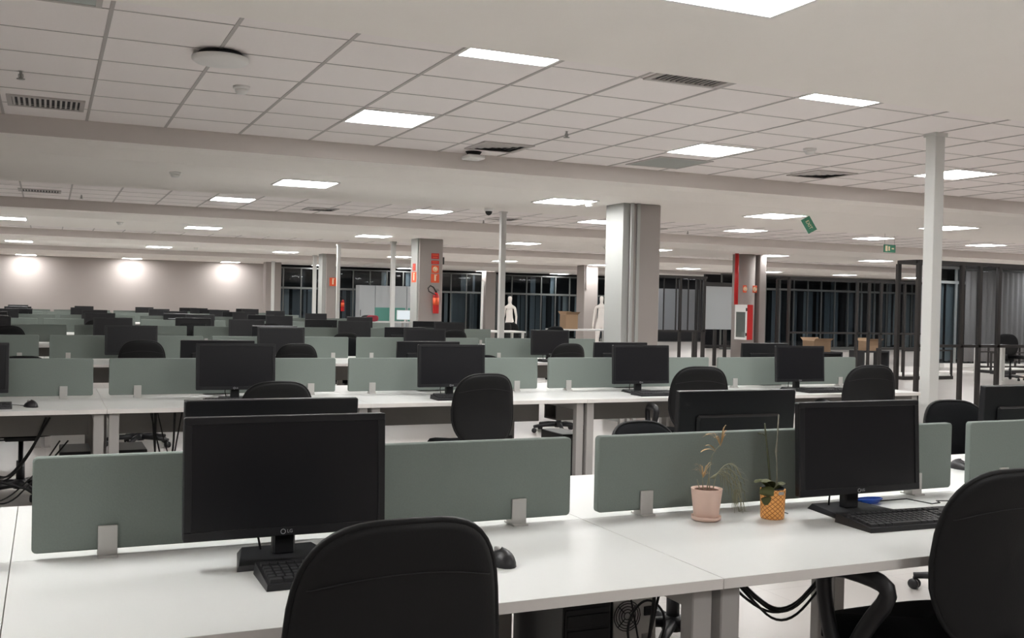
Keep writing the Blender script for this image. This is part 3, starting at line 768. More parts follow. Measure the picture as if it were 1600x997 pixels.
# ---------------------------------------------------------------- computer towers, cables under desks
def make_tower():
    t = thing('computer_tower', '-', 'computer tower')
    obj('case', MB().box(-.088, .088, -.19, .19, .04, .40, c=.004), M['blackp'], t)
    f = MB().box(-.082, .082, -.196, -.190, .05, .39, c=.003)
    obj('front_panel', f, M['bezel'], t)
    obj('drive_bay', MB().box(-.075, .075, -.200, -.196, .33, .37, c=.001).box(-.075, .075, -.200, -.196, .285, .32, c=.001), M['blackp'], t)
    for i, z in enumerate((.31, .275, .245)): obj('button', MB().lathe([(0, -.003), (.006, -.003), (.006, 0), (0, 0)], 10, T=Matrix.Translation((.055, -.196, z)) @ Matrix.Rotation(PI/2, 4, 'X')), M['logo'], t)
    # rear
    obj('rear_plate', MB().box(-.082, .082, .1905, .194, .05, .39), M['pccase'], t)
    g = MB()
    for r in (.012, .022, .032, .042, .050):
        g.tube([(.03 + r*math.cos(a), .197, .335 + r*math.sin(a)) for a in [2*PI*i/20 for i in range(21)]], .0016, 5, caps=False)
    for a in (PI/4, 3*PI/4, 5*PI/4, 7*PI/4): g.tube([(.03 + .012*math.cos(a), .197, .335 + .012*math.sin(a)), (.03 + .05*math.cos(a), .197, .335 + .05*math.sin(a))], .0016, 5)
    obj('fan_grille', g, M['steel'], t)
    obj('port_plate', MB().box(-.072, -.028, .194, .197, .08, .27, c=.001), M['leg'], t)
    obj('power_socket', MB().box(-.07, -.035, .194, .200, .33, .36, c=.001), M['dark'], t)
    for s_ in (-1, 1):
        for y in (-.15, .15): obj('foot', MB().box(s_*.06 - .012, s_*.06 + .012, y - .02, y + .02, 0, .04), M['blackp'], t)
    return t
PT = Proto(make_tower())
for x, y, a, l in ((1.80, 3.12, PI, 'black computer tower with round fan grille turned to us under the front bench'), (.17, 7.02, 0, 'black computer tower left of the grey legs under the second bench'),
                (.50, 7.02, 0, 'black computer tower right of the grey legs under the second bench'), (3.05, 7.05, 0, 'dark computer tower near the middle legs under the second bench'),
                (3.62, 7.0, 0, 'dark computer tower behind the right middle leg of the second bench'), (1.60, 3.08, 0, 'black computer tower in shadow under the front bench')):
    PT.place((x, y, 0), a, l, 'computer towers under the benches')
def cables(pts_list, label, group='black cables under the benches'):
    m = MB()
    for pts, r in pts_list:
        q = pts
        for _ in range(3):
            n_ = [q[0]]
            for a_, b_ in zip(q, q[1:]):
                n_.append(tuple(.75*u + .25*v for u, v in zip(a_, b_))); n_.append(tuple(.25*u + .75*v for u, v in zip(a_, b_)))
            q = n_ + [q[-1]]
        m.tube(q, r, 6)
    return tag(obj('cable_bundle', m, M['cable']), label, 'cable', group)
rc = random.Random(5)
def hang(x0, x1, y, z0, zlow, r=.004, n=3):
    out = []
    for i in range(n):
        d = rc.uniform(-.02, .02); e = rc.uniform(-.03, .03)
        out.append(([(x0 + d, y, z0), (x0 + (x1-x0)*.2 + e, y + d, z0 - (z0-zlow)*.55), (x0 + (x1-x0)*.5 + e, y + e, zlow + d), (x0 + (x1-x0)*.8, y, z0 - (z0-zlow)*.5 + d), (x1 + e, y, z0)], r))
    return out
cables(hang(1.80, 2.34, 2.5, .66, .40, .0042, 6), 'loop of black cables hanging under the front bench near the armchair')
cables([([(1.77, 2.75, .66), (1.76, 2.74, .45), (1.71, 2.72, .2), (1.68, 2.7, .02)], .006), ([(1.89, 2.8, .66), (1.79, 2.75, .5), (1.73, 2.73, .3), (1.63, 2.7, .05)], .005), ([(1.65, 2.8, .66), (1.69, 2.75, .4), (1.72, 2.73, .2), (1.79, 2.7, .02)], .003),
        ([(1.72, 2.75, .2), (1.65, 2.75, .36), (1.73, 2.75, .46), (1.82, 2.75, .38), (1.77, 2.75, .25)], .004)], 'upright bundle of black cables next to the fan grille tower')
cables(hang(-.45, .02, 6.62, .64, .25, .006, 3) + hang(-.60, .10, 6.62, .5, .1, .005, 2) + [([(-.6, 6.6, .33), (-.3, 6.6, .30), (-.05, 6.55, .22), (.06, 6.5, .15)], .008)], 'tangled black cables under the second bench, left part')
cables(hang(.60, .74, 6.55, .66, .1, .005, 4) + [([(.62, 6.55, .66), (.68, 6.55, .4), (.80, 6.5, .1)], .004)], 'vertical tangle of black cables right of a tower')
cables(hang(2.75, 2.95, 6.6, .66, .3, .006, 3), 'short black cables hanging beside the full chair back')
# blue patch cord and leads behind the right monitor
m = MB()
for i in range(4):
    r = .012 + .005 * i; zz = DZ + .004 + .004 * i
    m.tube([(2.44 + (r + .022)*math.cos(a), 2.54 + r*.8*math.sin(a), zz) for a in [2*PI*k/18 for k in range(19)]], .0032, 6, caps=False)
tag(obj('network_cable', m, M['blue']), 'coiled blue network cable behind the stand of the right monitor', 'cable')
tag(obj('usb_cable', MB().tube([(2.46, 2.55, DZ + .004), (2.58, 2.52, DZ + .012), (2.62, 2.45, DZ + .006), (2.60, 2.40, DZ + .02)], .0022, 6).tube([(2.60, 2.40, DZ + .02), (2.66, 2.47, DZ + .01), (2.8, 2.45, DZ + .004), (2.9, 2.38, DZ + .004)], .0022, 6), M['cable']), 'thin grey lead running over the desk past the right keyboard', 'cable')

# ---------------------------------------------------------------- potted plants
def strip_leaf(mb, pts, wd, mi=0):
    pts = [Vector((p[0], p[1], max(p[2], .004))) for p in pts]; V = []; F = []
    n = len(pts)
    for i, p in enumerate(pts):
        d = (pts[min(i+1, n-1)] - pts[max(i-1, 0)]).normalized()
        s_ = d.cross(Vector((0, 0, 1)));  s_ = s_.normalized() if s_.length > .01 else Vector((1, 0, 0))
        h = wd * math.sin(PI * min(.97, (i + .35) / (n - .3))) ** .8
        V += [p - s_*h, p + Vector((0, 0, h*.25)), p + s_*h]
    for i in range(n - 1):
        a = 3*i; F += [(a, a+1, a+4, a+3), (a+1, a+2, a+5, a+4)]
    mb.add(V, F, mi, True)
def arc(base, az, reach, rise, droop, n=7):
    out = []
    for i in range(n):
        t = i / (n - 1)
        out.append((base[0] + math.cos(az)*reach*t, base[1] + math.sin(az)*reach*t, base[2] + rise*math.sin(t*PI*.6) - droop*t*t))
    return out
px_, py_ = 1.775, 2.50
t = thing('potted_palm', 'small drying palm in a pale pink pot on the front bench', 'potted plant', (px_, py_, DZ))
obj('saucer', MB().lathe([(0, 0), (.036, 0), (.043, .004), (.044, .014), (.040, .014), (.037, .006), (0, .005)], 36), M['pink'], t)
pot = obj('pot', MB().lathe([(0, .006), (.034, .006), (.036, .010), (.046, .092), (.0465, .094), (.0435, .094), (.042, .082), (0, .080)], 36), M['pink'], t)
obj('soil', MB().lathe([(0, .088), (.02, .093), (.036, .090), (.0422, .084)][::-1], 20), M['soil'], t)
st = MB(); lv = MB(); lg = MB(); rp = random.Random(11)
stems = [((-.012, 0, .08), (-.016, .002, .135)), ((.002, .004, .08), (.012, .0, .17)), ((.018, -.002, .08), (.030, .0, .12)), ((-.02, .003, .08), (-.032, .004, .12)), ((.008, -.004, .08), (.004, -.004, .14)), ((.024, .004, .08), (.03, .006, .10))]
for a_, b_ in stems:
    st.tube([a_, tuple((u+v)/2 + .001 for u, v in zip(a_, b_)), b_], [.0020, .0014, .0009], 6)
for i in range(16):                      # short tuft at left, dry
    strip_leaf(lv, arc((-.012, .002, .125), rp.uniform(0, 2*PI), rp.uniform(.015, .040), rp.uniform(.015, .05), .008), .0011)
for i in range(9):                       # upper dry tuft
    strip_leaf(lv, arc((.045, 0, .215), rp.uniform(-.5, 3.6), rp.uniform(.012, .035), rp.uniform(.03, .065), .0), .0020)
strip_leaf(lv, arc((.040, 0, .232), PI, .060, .026, .012), .0022); strip_leaf(lv, arc((.02, 0, .252), PI, .030, .004, .004), .005)
strip_leaf(lv, arc((.03, 0, .20), PI, .055, .016, .014), .006); strip_leaf(lv, arc((.03, .004, .205), PI + .3, .05, .020, .004), .004)
st.tube([(.012, 0, .165), (.016, 0, .19), (.03, 0, .208), (.045, 0, .22)], [.0009, .0009, .001, .0012], 5)
for k in range(4):                       # drooping pale frond arching to the right with side leaflets
    base = (.022, -.004 + k*.006, .12)
    path = arc(base, -.05 + k*.12, .095 + .018*k, .075 - .01*k, .07 + .03*k, 9)
    lg.tube(path, .0012, 5)
    for i, p in enumerate(path[2:]):
        for s_ in (-1, 1):
            e = (p[0] + .028, p[1] + s_*.018, p[2] - .03 - .01*k)
            mid_ = (p[0] + .016, p[1] + s_*.011, p[2] - .008)
            strip_leaf(lg, [p, mid_, e], .0013)
for k in range(16):                      # hanging tip that touches the desk between the pots
    z0 = rp.uniform(.07, .125); strip_leaf(lg, arc((.104, -.004, z0), rp.uniform(-1.6, 1.6), rp.uniform(.006, .028), .008, z0 - rp.uniform(.004, .04), 6), .0013)
lg.tube(arc((.075, 0, .16), -.05, .045, .015, .055, 6), .0012, 5)
obj('stem', st, M['dull'], t); x = obj('dry_fronds', lv, M['dry'], t); x['label'] = 'dry straw coloured fronds'; x = obj('drooping_frond', lg, M['dull'], t); x['label'] = 'drooping grey-green frond'
ox, oy = 1.985, 2.46
t = thing('potted_orchid', 'orchid with two bare stalks in an orange woven pot', 'potted plant', (ox, oy, DZ))
obj('pot', MB().lathe([(0, 0), (.033, 0), (.035, .004), (.0375, .085), (.0375, .088), (.034, .088), (.033, .07), (0, .068)], 40), M['weave'], t)
obj('soil', MB().lathe([(0, .076), (.02, .074), (.034, .070)][::-1], 18), M['soil'], t)
obj('inner_pot', MB().lathe([(.0325, .070), (.0335, .092), (.0315, .092), (.0305, .072)], 30), M['dark'], t)
x = obj('tag', MB().plate(.020, .009, .001, .001, ch=.0003, T=Matrix.Translation((0, -.039, .080))), M['leg'], t); x['label'] = 'small grey label on the pot rim'
sA = MB().tube([(-.004, 0, .07), (-.012, 0, .12), (-.022, 0, .19), (-.032, 0, .255), (-.036, 0, .285)], [.0036, .0034, .003, .0026, .0022], 6).tube([(-.030, 0, .245), (-.045, -.002, .254), (-.062, -.003, .256)], [.0016, .0014, .0022], 6)
sB = MB().tube([(.010, 0, .07), (.014, 0, .12), (.012, 0, .17), (.008, 0, .20), (.012, 0, .235), (.013, 0, .27), (.015, 0, .31)], [.0026, .0030, .0022, .0034, .0022, .0022, .0018], 6)
for z in (.15, .20, .24): sB.lathe([(0, -.003), (.0034, 0), (0, .003)], 8, T=Matrix.Translation((.012, 0, z)))
x = obj('flower_stalk', sA, M['stem'], t); x['label'] = 'dark green stalk'; x = obj('flower_stalk', sB, M['ostem2'], t); x['label'] = 'pale withered stalk'
def ovate(name, pts, wd, mt):
    m_ = MB(); strip_leaf(m_, pts, wd); return obj(name, m_, mt, t)
ovate('leaf', arc((-.004, 0, .084), PI - .1, .060, .034, .008, 9), .026, M['leaf'])
ovate('leaf', arc((-.004, .004, .086), PI + .55, .065, .036, .006, 9), .024, M['leaf'])
ovate('leaf', arc((.004, 0, .084), .15, .050, .024, .010, 9), .018, M['leaf'])
ovate('leaf', [(-.010 - .034*min(1, u*2.2), -.004 - .022*min(1, u*2.2), .090 + .006*math.sin(u*5) - .052*max(0, u - .25)) for u in [k/9 for k in range(10)]], .022, M['leaf'])
ovate('leaf', arc((0, .0, .084), -.6, .03, .022, .004, 9), .010, M['leaf'])
tag(obj('twig', MB().tube([(2.03, 2.50, DZ + .004), (2.05, 2.49, DZ + .008), (2.065, 2.485, DZ + .003)], .0018, 6), M['cable']), 'short dark twig lying right of the orange pot', 'twig')

# ---------------------------------------------------------------- fire signs, extinguishers, hose cabinet
def sign(x, y, z, w_, h_, kind, label, rz=0, txt=None):
    t = thing('fire_sign', label, 'sign', (x, y, z), rz, 'orange fire safety signs')
    obj('plate', MB().plate(w_, h_, .004, .004, ch=.001), M['orange'] if kind != 'dark' else M['red'], t)
    if kind == 'circle': obj('symbol', MB().tube([(h_*.27*math.cos(a), -.004, h_*.27*math.sin(a)) for a in [2*PI*i/16 for i in range(17)]], h_*.06, 5, caps=False).lathe([(0, 0), (h_*.18, 0), (h_*.18, .002), (0, .002)], 16, T=Matrix.Translation((0, -.003, 0)) @ Matrix.Rotation(PI/2, 4, 'X')), [M['sign_pale']], t)
    elif kind == 'bar': obj('symbol', MB().plate(w_*.2, h_*.62, w_*.09, .003, ch=.001, T=Matrix.Translation((0, -.0035, 0))).plate(w_*.34, h_*.08, .003, .003, ch=.001, T=Matrix.Translation((.01, -.0035, h_*.36))), M['sign_pale'], t)
    elif kind == 'dark': obj('symbol', MB().plate(w_*.75, h_*.2, .003, .003, ch=.001, T=Matrix.Translation((0, -.0035, h_*.2))).plate(w_*.6, h_*.15, .003, .003, ch=.001, T=Matrix.Translation((0, -.0035, -h_*.22))), M['orange'], t)
    return t
sign(6.77, 18.555, 2.27, .16, .11, 'dark', 'dark red sign, topmost on the extinguisher column')
sign(6.77, 18.555, 2.15, .16, .07, 'dark', 'narrow dark red sign, second on the extinguisher column')
sign(6.775, 18.555, 2.02, .15, .15, 'circle', 'orange sign with a ring symbol above the extinguisher')
sign(6.775, 18.555, 1.845, .17, .17, 'bar', 'orange sign with an extinguisher symbol just above the extinguisher')
for z, w_, h_, kd, l in ((2.05, .16, .14, 'dark', 'pale orange sign wrapped on the bright side of the column, upper'), (1.86, .26, .20, 'bar', 'pale orange sign wrapped on the bright side of the column, lower')):
    sign(6.415, 18.75, z, w_, h_, kd, l, rz=-PI/2)
sign(6.80, 26.395, 1.87, .18, .22, 'bar', 'small red sign with an extinguisher symbol on the farther column')
sign(14.02, 18.49, 1.83, .12, .16, 'circle', 'orange sign on the round column, the left one of two')
sign(14.26, 18.46, 1.83, .12, .16, 'circle', 'orange sign on the round column, the right one of two')
def extinguisher(x, y, z, label):
    t = thing('fire_extinguisher', label, 'fire extinguisher', (x, y, z), 0, 'red fire extinguishers')
    obj('cylinder', MB().lathe([(0, 0), (.055, 0), (.06, .01), (.06, .33), (.05, .37), (.02, .40), (0, .40)], 24), M['red'], t)
    x_ = obj('label_sticker', MB().lathe([(.0608, .16), (.0608, .30)], 24), M['orange'], t)
    obj('valve', MB().lathe([(0, .40), (.016, .40), (.016, .44), (0, .44)], 12).box(-.01, .06, -.008, .008, .435, .445).box(-.01, .05, -.008, .008, .46, .468), M['steel'], t)
    obj('hose', MB().tube([(-.015, -.01, .43), (-.06, -.02, .50), (-.13, -.03, .53), (-.175, -.03, .48), (-.16, -.04, .42), (-.09, -.05, .385), (-.03, -.05, .36)], .012, 8), M['steel'], t)
    obj('bracket', MB().box(-.03, .03, .055, .075, .30, .36), M['steel'], t)
extinguisher(6.775, 18.48, 1.17, 'red extinguisher with black hose hung on the square column')
extinguisher(9.50, 35.45, 1.02, 'red extinguisher seen between the white posts near the doors')
tag(obj('alarm_box', MB().box(6.935, 6.985, 18.62, 18.68, 2.12, 2.26, c=.008), M['steel']), 'small black device on the edge of the extinguisher column', 'alarm')
t = thing('fire_hose_cabinet', 'red fire hose cabinet with glass door on the round column', 'fire hose cabinet', (13.77, 18.27, .72), -PI/2)
obj('cabinet_box', MB().box(-.21, .21, .002, .15, 0, .76, c=.004), M['red'], t)
d = obj('door', MB().box(-.205, .205, -.02, -.002, .0, .05).box(-.205, .205, -.02, -.002, .60, .76).box(-.205, -.165, -.02, -.002, .05, .60).box(.165, .205, -.02, -.002, .05, .60), M['white'], t)
obj('door_glass', MB().box(-.165, .165, -.014, -.010, .05, .60), M['cabglass'], d); obj('hinge', MB().box(.19, .225, -.03, -.018, .08, .15), M['steel'], d); obj('hinge', MB().box(.19, .225, -.03, -.018, .62, .69), M['steel'], d)
obj('liner', MB().box(-.165, .165, -.002, .0015, .05, .60), M['cabinet'], t)
tag(obj('fire_pipe', MB().tube([(13.76, 18.46, 1.48), (13.76, 18.46, ZP)], .045, 14), M['red']), 'dark red pipe rising from the hose cabinet to the ceiling', 'pipe')

# ---------------------------------------------------------------- glass display partitions on black steel frames
def partition(xa, xb, Y, H, zm, xs, dep, label, step=.0, side='left'):
    t = thing('glass_partition', label, 'partition', (xa, Y, 0))
    W_ = xb - xa
    f = MB(); r = .026
    f.box(0, W_, -r, r, H - .05, H); f.box(0, W_, -r, r, zm - .02, zm + .02)
    f.box(0, W_, -r + dep, r + dep, H - .05, H)
    sx = 0 if side == 'left' else W_
    f.box(sx - r, sx + r, r, dep - r, H - .05, H)
    obj('rail', f, M['steel'], t)
    for x in xs: obj('upright', MB().box(x - r, x + r, -r, r, 0.0, H - .05), M['steel'], t)
    obj('upright', MB().box(sx - r, sx + r, dep - r, dep + r, 0, H - .05), M['steel'], t)
    obj('glass_pane', MB().box(0.03, W_ - .03, -.004, .004, zm + .02, H - .05), M['glass'], t)
    if step:
        m = MB(); x = step
        while x < W_ - .1: m.box(x - .010, x + .010, -.012, .012, zm, H - .05); x += step
        obj('glazing_bar', m, M['steel'], t)
    return t
partition(10.66, 13.6, 10.3, 2.09, .93, (0, .80, 1.14, 1.51, 2.9), .36, 'near black steel frame with glass beside the thick white post')
partition(14.50, 18.6, 17.6, 2.09, .90, (0, 1.9, 2.25, 2.6, 3.3, 4.1), .38, 'long black framed glass partition right of the round column')
partition(10.7, 12.66, 18.0, 2.05, .90, (0, .65, 1.30, 1.90), .36, 'black framed glass partition between the big column and the hose cabinet', step=.30, side='right')
# floor bars joining the near frame
tag(obj('floor_rail', MB().box(11.86, 12.20, 10.10, 10.16, 0, .05), M['steel']), 'short black bar on the floor between two frame uprights', 'rail')
# low black display plinth frames further back
def rack(x, y, w_, d_, h_, label, rz=0):
    t = thing('display_rack', label, 'display rack', (x, y, 0), rz, 'low black display racks')
    obj('base_frame', MB().box(-w_/2, w_/2, -d_/2, -d_/2+.05, 0, .07).box(-w_/2, w_/2, d_/2-.05, d_/2, 0, .07).box(-w_/2, -w_/2+.05, -d_/2+.05, d_/2-.05, 0, .07).box(w_/2-.05, w_/2, -d_/2+.05, d_/2-.05, 0, .07), M['steel'], t)
    obj('base_top', MB().box(-w_/2+.03, w_/2-.03, -d_/2+.03, d_/2-.03, .07, .10), M['white'], t)
    for sx, sy in ((-1, -1), (1, -1), (1, 1), (-1, 1)): obj('upright', MB().box(sx*(w_/2-.03)-.018, sx*(w_/2-.03)+.018, sy*(d_/2-.03)-.018, sy*(d_/2-.03)+.018, .07, h_), M['steel'], t)
    obj('top_rail', MB().box(-w_/2+.01, w_/2-.01, -d_/2+.015, -d_/2+.045, h_-.03, h_).box(-w_/2+.01, w_/2-.01, d_/2-.045, d_/2-.015, h_-.03, h_), M['steel'], t)
rack(16.7, 16.2, 1.4, .8, .62, 'low black rack with white base just behind the thick white post')
rack(20.9, 20.1-2.6, 1.4, .5, .5, 'low black rack behind the long glass partition')
rack(22.6, 18.9, 1.6, .4, .60, 'low black rack under the right window wall')
def table(x, y, w_, d_, h_, label, rz=0):
    t = thing('side_table', label, 'table', (x, y, 0), rz, 'white tables beyond the benches')
    obj('tabletop', MB().box(-w_/2, w_/2, -d_/2, d_/2, h_-.03, h_, c=.002), M['desk'], t)
    for sx in (-1, 1):
        for sy in (-1, 1): obj('leg', MB().box(sx*(w_/2-.05)-.022, sx*(w_/2-.05)+.022, sy*(d_/2-.05)-.022, sy*(d_/2-.05)+.022, 0, h_-.03), M['post'], t)
table(7.95, 18.2, .95, .6, .86, 'white table behind the white post beside a mannequin')
table(10.9, 20.2, 1.5, .7, .86, 'white table with a cardboard box left of the mannequin pillar')
table(17.75, 14.9, .9, .7, .76, 'white table at the right edge behind the glass frame')
def box(x, y, z, w_, d_, h_, label, m_='cardboard', rz=0):
    t = thing('cardboard_box', label, 'box', (x, y, z), rz, 'cardboard boxes')
    obj('carton', MB().box(-w_/2, w_/2, -d_/2, d_/2, 0, h_, c=.003), M[m_], t)
    obj('flap', MB().add([(-w_/2, -d_/2, h_), (w_/2, -d_/2, h_), (w_/2+.02, -d_/2-.08, h_+.06), (-w_/2-.02, -d_/2-.08, h_+.06)], [(0, 1, 2, 3)]), M[m_], t)
    obj('flap', MB().add([(-w_/2, d_/2, h_), (w_/2, d_/2, h_), (w_/2+.02, d_/2+.06, h_+.07), (-w_/2-.02, d_/2+.06, h_+.07)], [(0, 3, 2, 1)]), M[m_], t)
box(10.6, 20.3, .86, .30, .30, .32, 'tan carton standing on the white table near the pillar')
box(16.55, 19.05, .42, .50, .40, .26, 'tan carton on a dark shelf behind the long glass partition')
box(18.7, 19.6, .42, .40, .35, .24, 'smaller tan carton further right behind the long glass partition')
t = thing('low_shelf', 'dark shelf carrying a carton behind the long glass partition', 'shelf', (16.5, 19.1, 0))
obj('board', MB().box(-.6, .6, -.3, .3, .38, .42).box(-.6, .6, -.3, .3, .08, .12), M['dark'], t)
for s_ in (-1, 1): obj('side_panel', MB().box(s_*.6-.02, s_*.6+.02, -.3, .3, 0, .42), M['dark'], t)
t = thing('low_shelf', 'dark shelf with a small carton under the partition glass', 'shelf', (18.7, 19.6, 0))
obj('board', MB().box(-.4, .4, -.25, .25, .38, .42), M['dark'], t)
for s_ in (-1, 1): obj('side_panel', MB().box(s_*.4-.02, s_*.4+.02, -.25, .25, 0, .42), M['dark'], t)
t = thing('display_board', 'grey board added in place of a wall behind the black framed glass', 'board', (12.0, 19.3, 0))  # stand-in for a grey wall, added so the glass reads grey
obj('panel', MB().box(-.60, 1.35, -.02, .02, .86, 1.80, c=.003), mat('board_grey', (.24, .245, .25), .6), t)
for x in (-.5, 1.25): obj('leg', MB().box(x-.03, x+.03, -.03, .03, 0, .86), M['steel'], t)
# white screen wall panel between glass partition and hose cabinet
t = thing('display_board', 'tall white board on dark legs left of the hose cabinet', 'board', (15.0, 20.6, 0))
obj('panel', MB().box(-.62, .55, -.02, .02, .88, 1.92, c=.003), M['cabinet'], t)
obj('top_rail', MB().box(-.62, .55, -.03, .03, 1.92, 2.02), M['steel'], t)
for x in (-.6, -.25, .05, .40): obj('leg', MB().box(x-.035, x+.035, -.03, .03, 0, .88), M['steel'], t)
obj('cross_rail', MB().box(-.6, .4, -.02, .02, .45, .50), M['steel'], t)

# glass booth, cabinets and desk stuff left of the extinguisher column
for i, (x0, x1) in enumerate(((9.4, 9.95), (9.95, 10.5), (10.5, 11.05), (11.05, 11.6))):
    t = thing('tall_cabinet', 'tall pale grey cabinet seen between the white posts, %s of four' % ORD[i], 'cabinet', (x0, 33.0, 0), 0, 'tall grey cabinets')
    obj('body', MB().box(.005, x1-x0-.005, .02, .45, 0, 1.92), M['cabinet'], t); d = obj('door', MB().box(.01, x1-x0-.01, 0, .018, .05, 1.90), M['cabinet'], t); obj('handle', MB().box(.04, .055, -.02, 0, .9, 1.1), M['steel'], d)
for x, l in ((9.9, 'teal desk screen in front of the grey cabinets'), (11.0, 'teal desk screen behind the extinguisher column')):
    t = thing('desk_screen', l, 'desk divider', (x, 31.2, 0)); obj('panel', MB().plate(1.0, .42, .01, .03, T=Matrix.Translation((0, 0, .99))), M['teal'], t); obj('foot', MB().box(-.45, -.40, -.04, .04, 0, .78), M['leg'], t); obj('foot', MB().box(.40, .45, -.04, .04, 0, .78), M['leg'], t)
table(10.3, 30.7, 2.6, .6, .76, 'white table in front of the teal screens')
t = thing('desktop_display', 'bright white screen on the table by the teal screens', 'display', (10.22, 30.65, .76))
obj('stand', MB().box(-.1, .1, -.05, .08, 0, .01).box(-.02, .02, 0, .02, .01, .10), M['white'], t)
o = obj('panel', MB().plate(.55, .30, .01, .02, T=Matrix.Translation((0, 0, .22))), M['white'], t); obj('lit_face', MB().box(-.26, .26, -.012, -.0105, .085, .355), emit_mat('screen_white', (.9, .97, 1), .9), t)
tag(obj('red_bag', MB().add(*pad(.20, .10, .07, .86, 30.6, .02, front=False)).add(*pad(.20, .10, .05, .86, 30.6, .02, front=True)), mat('dusky_red', (.30, .03, .05), .7)), 'dusky red bag on the table in front of the cabinets', 'bag').location = (9.15, 0, 0)
tag(obj('dark_bag', MB().add(*pad(.22, .09, .07, .87, 30.75, .02, front=False)).add(*pad(.22, .09, .05, .87, 30.75, .02, front=True)), M['dark']), 'black bag slumped behind the red bag', 'bag').location = (9.05, 0, 0)
# cluster of dark chairs near the mannequins
for x, y, a, l in ((8.9, 20.3, .3, 'dark chair among the cluster beyond the third bench'), (9.4, 20.8, -.5, 'dark chair behind the cluster beyond the third bench'), (9.6, 21.6, .9, 'dark chair next to the white table with the carton'), (8.6, 17.2, 2.2, 'dark chair behind the third bench end'),
                   (18.6, 15.4, -1.2, 'dark chair at the white table by the right edge')):
    PC0.place((x, y, 0), a, l, 'black fabric office chairs')
t = thing('pole_stand', 'leaning slim white pole stand left of the white post', 'stand', (6.70, 16.0, 0))  # slim leaning pole on a round foot, carries no board
obj('pole', MB().tube([(-.02, 0, 0.02), (0, 0, 1.76)], .022, 8), M['post'], t); obj('pole_foot', MB().lathe([(0, 0), (.14, 0), (.14, .015), (.03, .03), (0, .03)], 20), M['post'], t)

# clutter on the floor at the right: pale boards and dark boxes lying
for i, (x, y, w_, d_, h_, mt, l) in enumerate(((19.1, 17.6, 1.6, .25, .04, 'white', 'long pale board lying on the floor near the right windows'), (22.0, 19.35, 2.2, .15, .10, 'white', 'pale board against the right window wall'),
        (20.0, 15.9, 1.0, .5, .03, 'pink', 'pink sheet lying on the floor at the right'), (20.3, 17.0, .5, .3, .08, 'dark', 'dark bundle on the floor at the right'), (15.9, 17.0, .9, .4, .05, 'white', 'pale board on the floor behind the post'))):
    tag(obj('loose_board', MB().box(x-w_/2, x+w_/2, y-d_/2, y+d_/2, 0, h_, c=.004), M[mt]), l, 'board', 'pieces lying on the far floor')
# hanging patch of grey curtain beside the far right glass
t = thing('curtain', 'grey curtain hanging behind the near glass frame', 'curtain', (0, 0, 0))
cu = MB(); V = []; F = []
for i in range(60):
    x = 21.6 + i * .04; y = 19.3 + .03 * math.sin(i * 1.3); V += [(x, y, .15), (x, y, 2.5)]
for i in range(59): F.append((2*i, 2*i+2, 2*i+3, 2*i+1))
obj('cloth', cu.add(V, F, smooth=True), mat('curtain_grey', (.16, .155, .155), .9), t); obj('curtain_rod', MB().tube([(21.5, 19.3, 2.52), (24.1, 19.3, 2.52)], .015, 8), M['alu'], t)

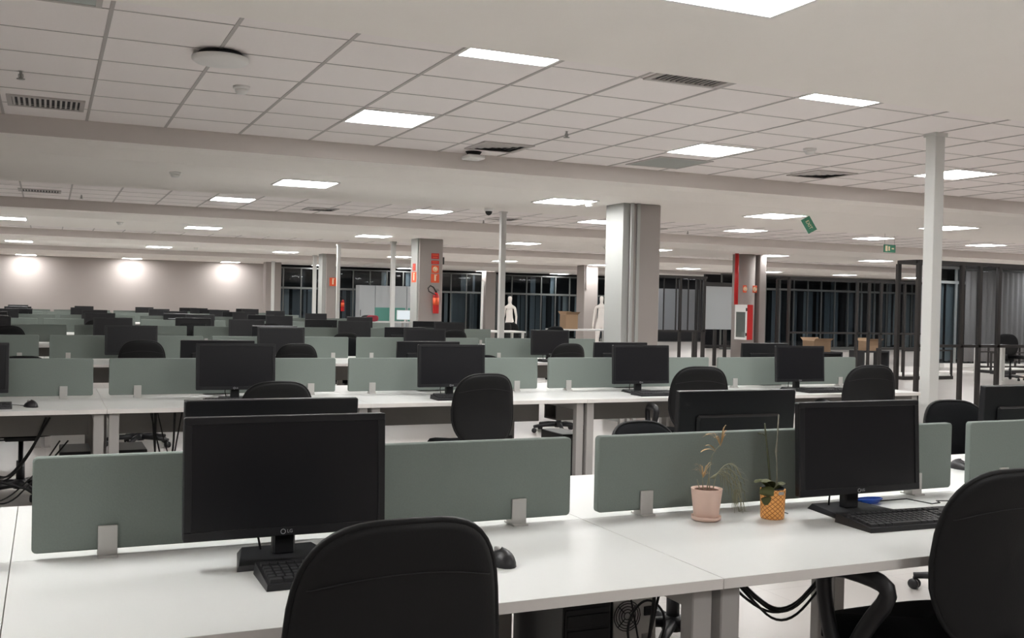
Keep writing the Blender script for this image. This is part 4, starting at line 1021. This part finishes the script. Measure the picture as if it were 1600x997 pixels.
# ---------------------------------------------------------------- mannequins
def mannequin(x, y, rz, sc, label, stride):
    t = thing('mannequin', label, 'mannequin', (x, y, 0), rz, 'white shop mannequins')
    P = {}; E = []; R = {}
    def v(n, p, r, par=None):
        P[n] = (len(P), p); R[n] = r
        if par: E.append((P[par][0], P[n][0]))
    v('pel', (0, 0, .93), (.125, .095)); v('waist', (0, 0, 1.08), (.092, .075), 'pel'); v('chest', (0, -.01, 1.26), (.115, .09), 'waist'); v('sh', (0, 0, 1.40), (.085, .065), 'chest')
    v('neck', (0, 0, 1.48), (.042, .042), 'sh'); v('jaw', (0, -.012, 1.545), (.052, .06), 'neck'); v('head', (0, 0, 1.63), (.066, .08), 'jaw'); v('crown', (0, .01, 1.70), (.05, .06), 'head')
    v('bustL', (-.055, -.075, 1.27), (.045, .045), 'chest'); v('bustR', (.055, -.075, 1.27), (.045, .045), 'chest')
    for s_, n in ((-1, 'L'), (1, 'R')):
        v('shd' + n, (s_*.155, 0, 1.375), (.045, .045), 'sh'); v('elb' + n, (s_*.20, .02, 1.12), (.034, .034), 'shd' + n); v('wr' + n, (s_*.225, -.04, .90), (.022, .024), 'elb' + n); v('hand' + n, (s_*.23, -.055, .83), (.016, .028), 'wr' + n)
        for i, (fy, fl) in enumerate(((-.03, .06), (-.01, .07), (.008, .068), (.025, .055))): v('fin%d' % i + n, (s_*.232, -.055 + fy - .01, .83 - .02 - fl), (.008, .008), 'hand' + n)
        v('thb' + n, (s_*.215, -.10, .81), (.009, .009), 'hand' + n)
        v('hip' + n, (s_*.085, 0, .86), (.088, .09), 'pel'); v('knee' + n, (s_*(.09 + stride*.4), -.02 + s_*stride, .49), (.052, .055), 'hip' + n); v('calf' + n, (s_*(.095 + stride*.6), s_*stride*1.2 + .01, .34), (.05, .052), 'knee' + n)
        v('ank' + n, (s_*(.10 + stride), s_*stride*1.6, .085), (.030, .033), 'calf' + n); v('toe' + n, (s_*(.105 + stride), s_*stride*1.6 - .14, .028), (.030, .022), 'ank' + n)
    me = bpy.data.meshes.new('figure'); me.from_pydata([p for _, p in P.values()], E, []); me.materials.append(M['mannequin'])
    o = bpy.data.objects.new('figure', me); COL.objects.link(o)
    md = o.modifiers.new('skin', 'SKIN'); md.use_smooth_shade = True
    for i, n in enumerate(P): me.skin_vertices[0].data[i].radius = R[n]
    me.skin_vertices[0].data[0].use_root = True
    sb = o.modifiers.new('sub', 'SUBSURF'); sb.levels = 1; sb.render_levels = 1
    bpy.context.view_layer.update()
    me2 = bpy.data.meshes.new_from_object(o.evaluated_get(bpy.context.evaluated_depsgraph_get()))
    bpy.data.objects.remove(o)
    for p in me2.polygons: p.use_smooth = True
    b = obj('body', me2, None, t)
    st = obj('stand', MB().lathe([(0, 0), (.17, 0), (.17, .01), (0, .012)], 28).tube([(0, .05, .01), (0, .05, .5)], .008, 8), M['leg'], t)
    t.scale = (sc, sc, sc); return t
mannequin(14.07, 25.0, -.55, .985, 'white mannequin standing right of the far pillar, arms at its sides', 0.02)
mannequin(11.27, 25.0, -.9, .945, 'white mannequin just right of the white post, legs apart', 0.09)
